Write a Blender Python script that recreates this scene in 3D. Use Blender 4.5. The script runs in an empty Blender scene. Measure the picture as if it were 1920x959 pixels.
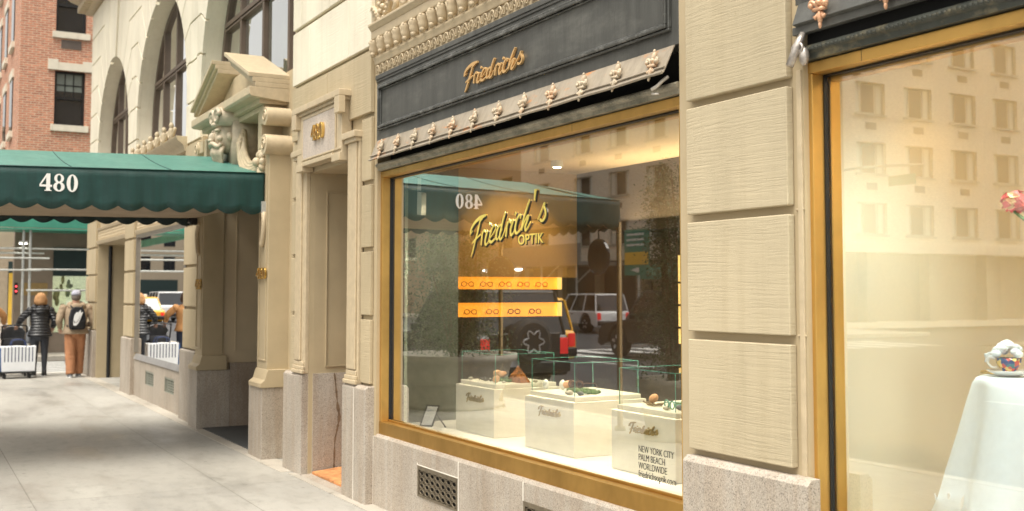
import bpy, bmesh, math, random
from mathutils import Vector, Matrix
PI = math.pi
R = math.radians
random.seed(7)
sc = bpy.context.scene
col = sc.collection

# ---------------------------------------------------------------- camera
cam_d = bpy.data.cameras.new('camera')
cam = bpy.data.objects.new('camera', cam_d)
col.objects.link(cam)
YAW, PITCH = 0.50808, 0.0582567
fw = Vector((-math.cos(YAW)*math.cos(PITCH), math.sin(YAW)*math.cos(PITCH), math.sin(PITCH)))
rt = fw.cross(Vector((0, 0, 1))).normalized()
up = rt.cross(fw)
mw = Matrix((rt, up, -fw)).transposed().to_4x4()
mw.translation = Vector((0, 0, 1.68))
cam.matrix_world = mw
cam_d.sensor_width = 36
cam_d.lens = 38.047
cam_d.shift_y = -0.02544
cam_d.clip_start = 0.05
cam_d.clip_end = 600
cam_d.dof.use_dof = True
cam_d.dof.focus_distance = 6.3
cam_d.dof.aperture_fstop = 3.2
sc.camera = cam

# ---------------------------------------------------------------- sky, sun, exposure
SUN_EL, SUN_AZ = 68, 150      # azimuth measured from +Y clockwise
world = bpy.data.worlds.new('World')
sc.world = world
world.use_nodes = True
wn = world.node_tree
bg = wn.nodes['Background']
sky = wn.nodes.new('ShaderNodeTexSky')
sky.sky_type = 'NISHITA'
sky.sun_disc = False
sky.sun_elevation = R(SUN_EL)
sky.sun_rotation = R(SUN_AZ)
sky.air_density = 1.0
sky.dust_density = 5.0
sky.ozone_density = 0.6
hs = wn.nodes.new('ShaderNodeHueSaturation')
hs.inputs['Saturation'].default_value = 0.10      # overcast: the sky has lost its blue
wn.links.new(sky.outputs[0], hs.inputs['Color'])
tn = wn.nodes.new('ShaderNodeMixRGB'); tn.blend_type = 'MULTIPLY'; tn.inputs[0].default_value = 1.0
tn.inputs[2].default_value = (1.0, 0.97, 0.91, 1)  # the warm grey of a rain cloud deck
wn.links.new(hs.outputs[0], tn.inputs[1]); wn.links.new(tn.outputs[0], bg.inputs[0])
bg.inputs[1].default_value = 0.15
sl = bpy.data.lights.new('sun', 'SUN')
sl.energy = 1.5
sl.angle = R(40)
sl.color = (1, 0.92, 0.80)
sun = bpy.data.objects.new('sun', sl)
col.objects.link(sun)
d = Vector((math.sin(R(SUN_AZ))*math.cos(R(SUN_EL)), math.cos(R(SUN_AZ))*math.cos(R(SUN_EL)), math.sin(R(SUN_EL))))
sun.rotation_euler = (-d).to_track_quat('-Z', 'Y').to_euler()
vs = sc.view_settings
vs.view_transform = 'Standard'
vs.look = 'None'
vs.exposure = 0.9
vs.gamma = 1
try: vs.use_curve_mapping = False
except Exception: pass
try: sc.cycles.use_denoising = True
except Exception: pass
sc.cycles.max_bounces = 10
sc.cycles.transparent_max_bounces = 16
sc.cycles.glossy_bounces = 5
sc.cycles.sample_clamp_indirect = 6

# ---------------------------------------------------------------- materials
MATS = {}
def nt(name):
    m = bpy.data.materials.new(name); m.use_nodes = True
    t = m.node_tree
    return m, t, t.nodes['Principled BSDF']
def mapped(t, scale, src='Position', off=(0, 0, 0)):
    mp = t.nodes.new('ShaderNodeMapping')
    mp.inputs['Scale'].default_value = scale
    mp.inputs['Location'].default_value = off
    if src == 'Position':
        g = t.nodes.new('ShaderNodeNewGeometry'); t.links.new(g.outputs['Position'], mp.inputs[0])
    else:
        g = t.nodes.new('ShaderNodeTexCoord'); t.links.new(g.outputs['Object'], mp.inputs[0])
    return mp
def noise(t, vec, scale=1.0, detail=4, rough=0.6):
    n = t.nodes.new('ShaderNodeTexNoise')
    n.inputs['Scale'].default_value = scale
    n.inputs['Detail'].default_value = detail
    n.inputs['Roughness'].default_value = rough
    t.links.new(vec.outputs[0], n.inputs['Vector'])
    return n
def ramp(t, fac, stops):
    r = t.nodes.new('ShaderNodeValToRGB')
    e = r.color_ramp.elements
    while len(e) < len(stops): e.new(0.5)
    for k, (p, c) in enumerate(stops):
        e[k].position = p; e[k].color = (*c, 1)
    t.links.new(fac, r.inputs[0])
    return r
def mul(t, a, b, fac=1.0, mode='MULTIPLY'):
    x = t.nodes.new('ShaderNodeMixRGB'); x.blend_type = mode; x.inputs[0].default_value = fac
    t.links.new(a, x.inputs[1]); t.links.new(b, x.inputs[2])
    return x
def bump(t, b, heights):
    prev = None
    for h, dist, st in heights:
        n = t.nodes.new('ShaderNodeBump'); n.inputs['Distance'].default_value = dist; n.inputs['Strength'].default_value = st
        t.links.new(h, n.inputs['Height'])
        if prev: t.links.new(prev.outputs[0], n.inputs['Normal'])
        prev = n
    t.links.new(prev.outputs[0], b.inputs['Normal'])
def plain(name, c, rough=0.6, metal=0.0, var=0.12, vs_=6.0, spec=None, bmp=0.0, emit=None, es=0, src='Position'):
    m, t, b = nt(name)
    k1 = tuple(x*(1-var) for x in c); k2 = tuple(min(1, x*(1+var)) for x in c)
    n = noise(t, mapped(t, (vs_, vs_, vs_), src), 1, 5)
    r = ramp(t, n.outputs[0], [(0.3, k1), (0.7, k2)])
    t.links.new(r.outputs[0], b.inputs['Base Color'])
    b.inputs['Roughness'].default_value = rough
    b.inputs['Metallic'].default_value = metal
    if spec is not None: b.inputs['Specular IOR Level'].default_value = spec
    if bmp:
        n2 = noise(t, mapped(t, (40, 40, 40), src), 1, 4)
        bump(t, b, [(n2.outputs[0], bmp, 0.6)])
    if emit:
        b.inputs['Emission Color'].default_value = (*emit, 1); b.inputs['Emission Strength'].default_value = es
    MATS[name] = m
    return m
def painted_stone(name, c, st=0.7, dist=0.004):
    m, t, b = nt(name)
    n = noise(t, mapped(t, (1.1, 1.1, 0.7)), 1.3, 6, 0.6)
    r = ramp(t, n.outputs[0], [(0.3, tuple(x*0.86 for x in c)), (0.55, c), (0.8, tuple(x*1.07 for x in c))])
    # rain streaks and soot: vertical runs with a shape of their own
    s = noise(t, mapped(t, (9, 9, 0.5)), 1, 5, 0.7)
    sr = ramp(t, s.outputs[0], [(0.35, (0.84, 0.81, 0.76)), (0.52, (1, 1, 1))])
    mx = mul(t, r.outputs[0], sr.outputs[0], 0.35)
    sp = noise(t, mapped(t, (60, 60, 60)), 1, 2)
    spr = ramp(t, sp.outputs[0], [(0.27, (0.72, 0.66, 0.58)), (0.34, (1, 1, 1))])
    mx2 = mul(t, mx.outputs[0], spr.outputs[0], 0.5)
    t.links.new(mx2.outputs[0], b.inputs['Base Color'])
    b.inputs['Roughness'].default_value = 0.62
    b.inputs['Specular IOR Level'].default_value = 0.3
    ri = t.nodes.new('ShaderNodeNewGeometry'); rir = ramp(t, ri.outputs['Random Per Island'], [(0, (0.93, 0.925, 0.91)), (1, (1.04, 1.04, 1.04))])
    mx2 = mul(t, mx2.outputs[0], rir.outputs[0], 1.0)
    t.links.new(mx2.outputs[0], b.inputs['Base Color'])
    # hand tooled drag marks under the paint: long in x, short in z
    wv = noise(t, mapped(t, (0.8, 0.8, 1.0)), 1.5, 2)
    vm = mapped(t, (2.6, 2.6, 95))
    ad = t.nodes.new('ShaderNodeVectorMath'); ad.operation = 'ADD'
    sc_ = t.nodes.new('ShaderNodeVectorMath'); sc_.operation = 'SCALE'; sc_.inputs[3].default_value = 5.0
    t.links.new(wv.outputs[1], sc_.inputs[0]); t.links.new(vm.outputs[0], ad.inputs[0]); t.links.new(sc_.outputs[0], ad.inputs[1])
    dr = noise(t, ad, 1, 6, 0.72)
    drr = ramp(t, dr.outputs[0], [(0.33, (0, 0, 0)), (0.50, (0.7, 0.7, 0.7)), (0.66, (1, 1, 1))])
    msk = noise(t, mapped(t, (2, 2, 3), off=(3, 1, 7)), 1, 3)
    mkr = ramp(t, msk.outputs[0], [(0.35, (0.25,)*3), (0.6, (1,)*3)])
    hh = mul(t, drr.outputs[0], mkr.outputs[0], 1)
    fine = noise(t, mapped(t, (90, 90, 120)), 1, 4)
    bump(t, b, [(fine.outputs[0], 0.0012, 0.5), (hh.outputs[0], dist, st)])
    MATS[name] = m
    return m
def granite(name, c, streak=0.5):
    m, t, b = nt(name)
    v = t.nodes.new('ShaderNodeTexVoronoi'); v.inputs['Scale'].default_value = 210
    g = mapped(t, (1, 1, 1)); t.links.new(g.outputs[0], v.inputs['Vector'])
    bw = t.nodes.new('ShaderNodeRGBToBW'); t.links.new(v.outputs['Color'], bw.inputs[0])
    r = ramp(t, bw.outputs[0], [(0.12, tuple(x*0.50 for x in c)), (0.3, tuple(x*0.88 for x in c)), (0.6, c), (0.85, (min(1, c[0]*1.22), min(1, c[1]*1.2), min(1, c[2]*1.18)))])
    n = noise(t, mapped(t, (2.2, 2.2, 1.2)), 1, 5)
    nr = ramp(t, n.outputs[0], [(0.35, (0.72, 0.68, 0.64)), (0.65, (1, 1, 1))])
    mx = mul(t, r.outputs[0], nr.outputs[0], 0.8)
    s = noise(t, mapped(t, (12, 12, 0.7)), 1, 4)
    sr = ramp(t, s.outputs[0], [(0.4, (0.82, 0.70, 0.58)), (0.55, (1, 1, 1))])
    mx2 = mul(t, mx.outputs[0], sr.outputs[0], streak)
    t.links.new(mx2.outputs[0], b.inputs['Base Color'])
    b.inputs['Roughness'].default_value = 0.55
    fn = noise(t, mapped(t, (120, 120, 120)), 1, 3)
    bump(t, b, [(fn.outputs[0], 0.002, 0.4)])
    MATS[name] = m
    return m
def concrete(name, c, joints=None):
    m, t, b = nt(name)
    n = noise(t, mapped(t, (0.55, 1.3, 1)), 1, 7, 0.62)
    r = ramp(t, n.outputs[0], [(0.26, tuple(x*0.80 for x in c)), (0.42, tuple(x*0.96 for x in c)), (0.70, tuple(min(1, x*1.08) for x in c))])
    n2 = noise(t, mapped(t, (5, 9, 5)), 1, 6, 0.7)
    r2 = ramp(t, n2.outputs[0], [(0.38, (0.80, 0.80, 0.79)), (0.50, (1, 1, 1))])
    n4 = noise(t, mapped(t, (0.9, 2.6, 1), off=(2, 5, 0)), 1, 9, 0.75)
    r4 = ramp(t, n4.outputs[0], [(0.34, (0.66, 0.65, 0.63)), (0.40, (1, 1, 1))])
    mx = mul(t, r.outputs[0], r2.outputs[0], 0.7)
    mx = mul(t, mx.outputs[0], r4.outputs[0], 0.8)
    n3 = noise(t, mapped(t, (150, 150, 150)), 1, 2)
    r3 = ramp(t, n3.outputs[0], [(0.34, (0.6, 0.6, 0.58)), (0.45, (1, 1, 1))])
    mx = mul(t, mx.outputs[0], r3.outputs[0], 0.5)
    # chewing gum spots
    vo = t.nodes.new('ShaderNodeTexVoronoi'); vo.inputs['Scale'].default_value = 2.3
    t.links.new(mapped(t, (1, 1, 0)).outputs[0], vo.inputs['Vector'])
    gr = ramp(t, vo.outputs[0], [(0.035, (0.45, 0.44, 0.42)), (0.055, (1, 1, 1))])
    mx = mul(t, mx.outputs[0], gr.outputs[0], 0.8)
    if joints:
        bt = t.nodes.new('ShaderNodeTexBrick')
        bt.offset = 0; bt.inputs['Scale'].default_value = 1
        bt.inputs['Brick Width'].default_value = joints[0]; bt.inputs['Row Height'].default_value = joints[1]
        bt.inputs['Mortar Size'].default_value = 0.005; bt.inputs['Mortar Smooth'].default_value = 0.3
        bt.inputs['Color1'].default_value = (1, 1, 1, 1); bt.inputs['Color2'].default_value = (0.90, 0.90, 0.91, 1); bt.inputs['Mortar'].default_value = (0.55, 0.55, 0.53, 1)
        t.links.new(mapped(t, (1, 1, 0), off=(0.35, 0.62, 0)).outputs[0], bt.inputs['Vector'])
        mx = mul(t, mx.outputs[0], bt.outputs[0], 1)
    t.links.new(mx.outputs[0], b.inputs['Base Color'])
    wr = ramp(t, n.outputs[0], [(0.38, (0.30,)*3), (0.6, (0.75,)*3)])
    t.links.new(wr.outputs[0], b.inputs['Roughness'])
    bump(t, b, [(n3.outputs[0], 0.002, 0.35)])
    MATS[name] = m
    return m
def brick(name, c1, c2, mortar, bw=0.21, bh=0.066, ms=0.011):
    m, t, b = nt(name)
    g = t.nodes.new('ShaderNodeNewGeometry'); sx = t.nodes.new('ShaderNodeSeparateXYZ'); t.links.new(g.outputs['Position'], sx.inputs[0])
    a = t.nodes.new('ShaderNodeMath'); a.operation = 'ADD'; t.links.new(sx.outputs[0], a.inputs[0]); t.links.new(sx.outputs[1], a.inputs[1])
    cx = t.nodes.new('ShaderNodeCombineXYZ'); t.links.new(a.outputs[0], cx.inputs[0]); t.links.new(sx.outputs[2], cx.inputs[1])
    bt = t.nodes.new('ShaderNodeTexBrick'); bt.inputs['Scale'].default_value = 1
    bt.inputs['Brick Width'].default_value = bw; bt.inputs['Row Height'].default_value = bh; bt.inputs['Mortar Size'].default_value = ms
    bt.inputs['Color1'].default_value = (*c1, 1); bt.inputs['Color2'].default_value = (*c2, 1); bt.inputs['Mortar'].default_value = (*mortar, 1)
    bt.inputs['Bias'].default_value = -0.15
    t.links.new(cx.outputs[0], bt.inputs['Vector'])
    n = noise(t, mapped(t, (5, 5, 15)), 1, 4, 0.8)
    r = ramp(t, n.outputs[0], [(0.3, (0.6, 0.58, 0.56)), (0.6, (1.1, 1.06, 1.02))])
    mx = mul(t, bt.outputs[0], r.outputs[0], 0.8)
    t.links.new(mx.outputs[0], b.inputs['Base Color'])
    b.inputs['Roughness'].default_value = 0.85
    bump(t, b, [(bt.outputs['Fac'], -0.006, 0.6)])
    MATS[name] = m
    return m
def glass(name, k=3.0, tint=(0.9, 0.95, 0.92), base=0.0, rough=0.0):
    m = bpy.data.materials.new(name); m.use_nodes = True; t = m.node_tree
    t.nodes.clear()
    o = t.nodes.new('ShaderNodeOutputMaterial'); mixn = t.nodes.new('ShaderNodeMixShader')
    tr = t.nodes.new('ShaderNodeBsdfTransparent'); tr.inputs[0].default_value = (*tint, 1)
    gl = t.nodes.new('ShaderNodeBsdfGlossy'); gl.inputs['Roughness'].default_value = rough; gl.inputs[0].default_value = (1, 1, 1, 1)
    lw = t.nodes.new('ShaderNodeLayerWeight'); lw.inputs[0].default_value = 0.5
    pw = t.nodes.new('ShaderNodeMath'); pw.operation = 'POWER'; pw.inputs[1].default_value = 5.0; t.links.new(lw.outputs['Facing'], pw.inputs[0])
    f = t.nodes.new('ShaderNodeMath'); f.operation = 'MULTIPLY_ADD'; f.inputs[1].default_value = 0.96; f.inputs[2].default_value = 0.04; t.links.new(pw.outputs[0], f.inputs[0])
    ma = t.nodes.new('ShaderNodeMath'); ma.operation = 'MULTIPLY_ADD'; ma.use_clamp = True
    ma.inputs[1].default_value = k; ma.inputs[2].default_value = base
    t.links.new(f.outputs[0], ma.inputs[0]); t.links.new(ma.outputs[0], mixn.inputs[0])
    t.links.new(tr.outputs[0], mixn.inputs[1]); t.links.new(gl.outputs[0], mixn.inputs[2]); t.links.new(mixn.outputs[0], o.inputs[0])
    MATS[name] = m
    return m
def brushed(name, c, rough=0.33, axis='z'):
    m, t, b = nt(name)
    s = (260, 260, 3) if axis == 'z' else (3, 260, 260)
    n = noise(t, mapped(t, s), 1, 4)
    n2 = noise(t, mapped(t, (2.5, 2.5, 1.6)), 1, 4)
    r = ramp(t, n2.outputs[0], [(0.35, tuple(x*0.72 for x in c)), (0.6, c)])
    t.links.new(r.outputs[0], b.inputs['Base Color'])
    b.inputs['Metallic'].default_value = 0.9
    rr = ramp(t, n2.outputs[0], [(0.3, (rough+0.14,)*3), (0.7, (rough-0.05,)*3)])
    t.links.new(rr.outputs[0], b.inputs['Roughness'])
    bump(t, b, [(n.outputs[0], 0.0005, 0.22)])
    MATS[name] = m
    return m
def stained(name, c, stain, lo=0.52, hi=0.62, rough=0.5, metal=0.0, sc3=(3, 3, 9), bmp=0.0015):
    m, t, b = nt(name)
    n = noise(t, mapped(t, sc3), 1, 6, 0.7)
    r = ramp(t, n.outputs[0], [(lo, c), (hi, stain)])
    s = noise(t, mapped(t, (14, 14, 1.2)), 1, 5, 0.7)
    sr = ramp(t, s.outputs[0], [(0.35, (0.75,)*3), (0.6, (1.1,)*3)])
    mx = mul(t, r.outputs[0], sr.outputs[0], 0.8)
    t.links.new(mx.outputs[0], b.inputs['Base Color'])
    b.inputs['Roughness'].default_value = rough; b.inputs['Metallic'].default_value = metal
    f = noise(t, mapped(t, (70, 70, 30)), 1, 4)
    bump(t, b, [(f.outputs[0], bmp, 0.6)])
    MATS[name] = m
    return m

STONE = painted_stone('painted_stone', (0.515, 0.44, 0.30), 0.5, 0.004)
STONE_UP = painted_stone('painted_stone_pale', (0.80, 0.745, 0.60), 0.5, 0.004)
STONE_LOW = painted_stone('painted_stone_taupe', (0.49, 0.405, 0.265), 0.5, 0.004)
STONE_S = plain('painted_stone_smooth', (0.45, 0.363, 0.228), 0.55, var=0.07, vs_=3, bmp=0.0006)
STONE_T = plain('painted_trim', (0.51, 0.415, 0.275), 0.5, var=0.10, vs_=14, bmp=0.001)
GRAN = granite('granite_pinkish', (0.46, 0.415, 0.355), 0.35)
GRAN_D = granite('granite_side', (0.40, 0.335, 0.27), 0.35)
TABLET = granite('granite_tablet', (0.62, 0.55, 0.48), 0.2)
BRASS = brushed('brushed_bronze', (0.74, 0.46, 0.14), 0.38)
BRASS_D = brushed('weathered_bronze', (0.52, 0.31, 0.085), 0.42)
GOLD = plain('polished_brass', (0.80, 0.55, 0.18), 0.25, 0.95, 0.1, 20)
SIGN_M = stained('charcoal_metal', (0.076, 0.077, 0.070), (0.125, 0.125, 0.112), 0.5, 0.7, 0.42, 0.0, (2, 2, 5))
SIGN_E = stained('charcoal_moulding', (0.088, 0.090, 0.083), (0.25, 0.25, 0.235), 0.5, 0.75, 0.22, 0.2, (9, 9, 14))
RUST = stained('white_flap_rust', (0.32, 0.272, 0.205), (0.50, 0.22, 0.08), 0.56, 0.66, 0.5, 0, (3, 3, 12))
FLEUR = stained('cast_fleur', (0.50, 0.42, 0.30), (0.60, 0.34, 0.18), 0.5, 0.7, 0.45, 0, (12, 12, 12))
PEACH = stained('bare_cast_fleur', (0.68, 0.39, 0.23), (0.80, 0.56, 0.40), 0.5, 0.7, 0.4, 0.2, (14, 14, 14))
BLACK = plain('black_void', (0.006, 0.006, 0.006), 0.9)
BLKM = plain('black_metal', (0.02, 0.02, 0.02), 0.35, 0.2)
GREYM = stained('grey_green_moulding', (0.30, 0.27, 0.20), (0.16, 0.15, 0.11), 0.45, 0.6, 0.45, 0.1, (5, 5, 12))
PATINA = stained('dark_patina_moulding', (0.055, 0.06, 0.05), (0.20, 0.17, 0.10), 0.5, 0.65, 0.45, 0.2, (8, 8, 12))
GLASS = glass('shop_glass', 6.2, (0.90, 0.93, 0.90), 0.0)
GLASS2 = glass('window_glass', 2.6, (0.50, 0.53, 0.50), 0.04)
CASEG = glass('case_glass', 0.9, (0.96, 0.985, 0.975), 0.0)
CASEE = plain('glass_edge', (0.12, 0.34, 0.27), 0.15, emit=(0.15, 0.5, 0.4), es=0.0)
DARKGL = plain('dark_glass', (0.015, 0.017, 0.02), 0.04, 0, 0.02, spec=0.9)
CREAM = plain('cream_limestone', (0.78, 0.74, 0.62), 0.5, var=0.07, vs_=7)
CREAM_F = plain('cream_floor', (0.84, 0.81, 0.70), 0.35, var=0.03)
WFRAME = plain('brown_window_frame', (0.115, 0.083, 0.06), 0.5, bmp=0.0008)
CURT = plain('pale_blind', (0.66, 0.68, 0.62), 0.8, var=0.05)
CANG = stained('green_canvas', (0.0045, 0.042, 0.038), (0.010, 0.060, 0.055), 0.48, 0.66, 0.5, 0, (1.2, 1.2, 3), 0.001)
LINING = plain('tan_lining', (0.42, 0.31, 0.20), 0.8, var=0.15, vs_=3)
WHITE = plain('white_paint', (0.82, 0.82, 0.80), 0.5, var=0.02)
SIDE = concrete('sidewalk_concrete', (0.365, 0.352, 0.315), (3.06, 1.53))
SIDE_W = concrete('edge_concrete', (0.44, 0.405, 0.345))
ASPH = plain('wet_asphalt', (0.055, 0.056, 0.06), 0.42, var=0.25, vs_=1.2, bmp=0.003)
ROADP = plain('road_paint', (0.70, 0.70, 0.67), 0.5, var=0.12, vs_=8)
BRK = brick('red_brick', (0.60, 0.245, 0.15), (0.40, 0.155, 0.10), (0.60, 0.47, 0.35))
WBRK = brick('white_brick', (0.86, 0.80, 0.68), (0.78, 0.73, 0.62), (0.58, 0.55, 0.49), 0.3, 0.1, 0.01)
TERRA = plain('cream_terracotta', (0.72, 0.66, 0.54), 0.6, var=0.06, vs_=5, bmp=0.002)
LIME = plain('grey_limestone', (0.27, 0.215, 0.165), 0.75, var=0.12, vs_=2, bmp=0.002)
GALV = plain('galvanised_pipe', (0.52, 0.53, 0.50), 0.4, 0.4, 0.15, 9)
GRNP = plain('green_shed_board', (0.05, 0.26, 0.18), 0.6, var=0.15, vs_=2)
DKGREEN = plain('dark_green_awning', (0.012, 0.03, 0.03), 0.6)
MAT_O = plain('coir_orange', (0.55, 0.24, 0.09), 0.95, var=0.35, vs_=14, bmp=0.006)
CRACK = plain('crack_dirt', (0.19, 0.13, 0.08), 0.95, var=0.4, vs_=30)
MORTAR = plain('pale_mortar', (0.74, 0.70, 0.62), 0.8)
LEAF = plain('leaf', (0.045, 0.085, 0.022), 0.45, var=0.5, vs_=9)
BARK = plain('bark', (0.12, 0.085, 0.055), 0.9)
POT = plain('grey_cast_pot', (0.30, 0.28, 0.23), 0.7, bmp=0.002)
RUBBER = plain('tyre_rubber', (0.018, 0.018, 0.018), 0.7)
RIM = plain('wheel_alloy', (0.55, 0.55, 0.56), 0.3, 0.8)

# ---------------------------------------------------------------- mesh helpers
OFF = {}
class MB:
    def __init__(s): s.v = []; s.f = []; s.mi = []; s.cur = 0
    def add(s, vs, fs):
        n = len(s.v); s.v += [tuple(x) for x in vs]; s.f += [tuple(i+n for i in f) for f in fs]; s.mi += [s.cur]*len(fs); return s
    def box(s, x0, x1, y0, y1, z0, z1):
        vs = [(x, y, z) for z in (z0, z1) for y in (y0, y1) for x in (x0, x1)]
        return s.add(vs, [(0, 2, 3, 1), (4, 5, 7, 6), (0, 1, 5, 4), (2, 6, 7, 3), (0, 4, 6, 2), (1, 3, 7, 5)])
    def cbox(s, c, d, rz=0):
        vs = []
        for z in (-.5, .5):
            for y in (-.5, .5):
                for x in (-.5, .5):
                    a, b = x*d[0], y*d[1]
                    vs.append((c[0]+a*math.cos(rz)-b*math.sin(rz), c[1]+a*math.sin(rz)+b*math.cos(rz), c[2]+z*d[2]))
        return s.add(vs, [(0, 2, 3, 1), (4, 5, 7, 6), (0, 1, 5, 4), (2, 6, 7, 3), (0, 4, 6, 2), (1, 3, 7, 5)])
    def prism(s, pts, ax, a, b):
        # pts counter-clockwise 2D; ax 'Y': (x,z) swept in y; 'X': (y,z) swept in x; 'Z': (x,y) swept in z
        def P(p, t): return {'Y': (p[0], t, p[1]), 'X': (t, p[0], p[1]), 'Z': (p[0], p[1], t)}[ax]
        n = len(pts)
        vs = [P(p, a) for p in pts]+[P(p, b) for p in pts]
        fs = [(i, (i+1) % n, n+(i+1) % n, n+i) for i in range(n)]
        ar = sum(pts[i][0]*pts[(i+1) % n][1]-pts[(i+1) % n][0]*pts[i][1] for i in range(n))
        c1, c2 = tuple(range(n)), tuple(range(2*n-1, n-1, -1))
        fs += [c1, c2]
        return s.add(vs, fs)
    def tube(s, path, r, seg=10, cap=True, sx=1.0, sy=1.0, closed=False):
        path = [Vector(p) for p in path]; n = len(path)
        rr = r if isinstance(r, (list, tuple)) else [r]*n
        vs = []; fs = []
        prev = None
        for i, p in enumerate(path):
            if closed: t = path[(i+1) % n]-path[i-1]
            else: t = (path[min(i+1, n-1)]-path[max(i-1, 0)])
            t.normalize()
            if prev is None:
                a = Vector((0, 0, 1)) if abs(t.z) < .9 else Vector((1, 0, 0))
                u = t.cross(a).normalized()
            else:
                u = (prev-t*prev.dot(t)).normalized()
            prev = u; w = t.cross(u)
            for k in range(seg):
                g = 2*PI*k/seg
                vs.append(p+u*(math.cos(g)*rr[i]*sx)+w*(math.sin(g)*rr[i]*sy))
        m = n if closed else n-1
        for i in range(m):
            for k in range(seg):
                a = i*seg+k; b = i*seg+(k+1) % seg; c = ((i+1) % n)*seg+(k+1) % seg; d_ = ((i+1) % n)*seg+k
                fs.append((a, b, c, d_))
        if cap and not closed:
            fs.append(tuple(range(seg-1, -1, -1))); fs.append(tuple(range((n-1)*seg, n*seg)))
        return s.add(vs, fs)
    def rings(s, rings, seg=20, cap=True):
        # rings: (cx, cy, z, rx, ry)
        vs = []; fs = []
        for (cx, cy, z, rx, ry) in rings:
            for k in range(seg):
                g = 2*PI*k/seg
                vs.append((cx+rx*math.cos(g), cy+ry*math.sin(g), z))
        for i in range(len(rings)-1):
            for k in range(seg):
                fs.append((i*seg+k, i*seg+(k+1) % seg, (i+1)*seg+(k+1) % seg, (i+1)*seg+k))
        if cap:
            fs.append(tuple(range(seg-1, -1, -1))); fs.append(tuple(range((len(rings)-1)*seg, len(rings)*seg)))
        return s.add(vs, fs)
    def ball(s, c, r, seg=12, rg=8):
        r = r if isinstance(r, (tuple, list)) else (r, r, r)
        vs = [(c[0], c[1], c[2]-r[2])]
        for i in range(1, rg):
            th = PI*i/rg
            for k in range(seg):
                g = 2*PI*k/seg
                vs.append((c[0]+r[0]*math.sin(th)*math.cos(g), c[1]+r[1]*math.sin(th)*math.sin(g), c[2]-r[2]*math.cos(th)))
        vs.append((c[0], c[1], c[2]+r[2])); fs = []
        for k in range(seg): fs.append((0, 1+(k+1) % seg, 1+k))
        for i in range(rg-2):
            for k in range(seg):
                a = 1+i*seg+k; b = 1+i*seg+(k+1) % seg
                fs.append((a, b, b+seg, a+seg))
        L = len(vs)-1; q = 1+(rg-2)*seg
        for k in range(seg): fs.append((q+k, q+(k+1) % seg, L))
        return s.add(vs, fs)
    def build(s, name, mat, parent=None, bevel=0, smooth=False, label=None, kind=None, loc=None, seg=2):
        me = bpy.data.meshes.new(name)
        off = OFF.get(parent.name, (0, 0, 0)) if parent else (loc or (0, 0, 0))
        me.from_pydata([(x-off[0], y-off[1], z-off[2]) for x, y, z in s.v], [], s.f)
        mats = mat if isinstance(mat, (list, tuple)) else [mat]
        for m in mats: me.materials.append(m)
        for p, i in zip(me.polygons, s.mi): p.material_index = i
        bm = bmesh.new(); bm.from_mesh(me); bmesh.ops.recalc_face_normals(bm, faces=bm.faces); bm.to_mesh(me); bm.free()
        if smooth:
            for p in me.polygons: p.use_smooth = True
        o = bpy.data.objects.new(name, me); col.objects.link(o)
        if parent:
            o.parent = parent; OFF[o.name] = off
        elif loc:
            o.location = loc; OFF[o.name] = loc
        if bevel:
            b = o.modifiers.new('bevel', 'BEVEL'); b.width = bevel; b.segments = seg; b.limit_method = 'ANGLE'; b.angle_limit = R(35)
            if smooth is False:
                for p in me.polygons: p.use_smooth = True
                w = o.modifiers.new('wn', 'WEIGHTED_NORMAL'); w.keep_sharp = True
        elif smooth == 'auto':
            pass
        if label: o['label'] = label
        if kind: o['kind'] = kind
        return o
def empty(name, loc, label, cat, group=None):
    o = bpy.data.objects.new(name, None); col.objects.link(o)
    o.location = loc; OFF[o.name] = tuple(loc); o.empty_display_size = 0.2
    o['label'] = label; o['category'] = cat
    if group: o['group'] = group
    return o
def tag(o, label, cat, group=None):
    o['label'] = label; o['category'] = cat
    if group: o['group'] = group
    return o
def copy_tree(o, parent=None):
    c = o.copy(); col.objects.link(c); c.parent = parent
    for ch in list(o.children): copy_tree(ch, c)
    return c
def arc(cx, cz, r, a0, a1, n):
    return [(cx+r*math.cos(R(a0+(a1-a0)*i/n)), cz+r*math.sin(R(a0+(a1-a0)*i/n))) for i in range(n+1)]
def crom(pts, n=5):
    out = []
    P = [pts[0]]+list(pts)+[pts[-1]]
    for i in range(1, len(P)-2):
        for k in range(n):
            t = k/n
            out.append(tuple(0.5*((2*b)+(-a+c)*t+(2*a-5*b+4*c-d_)*t*t+(-a+3*b-3*c+d_)*t**3) for a, b, c, d_ in zip(P[i-1], P[i], P[i+1], P[i+2])))
    out.append(tuple(pts[-1]))
    return out

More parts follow.
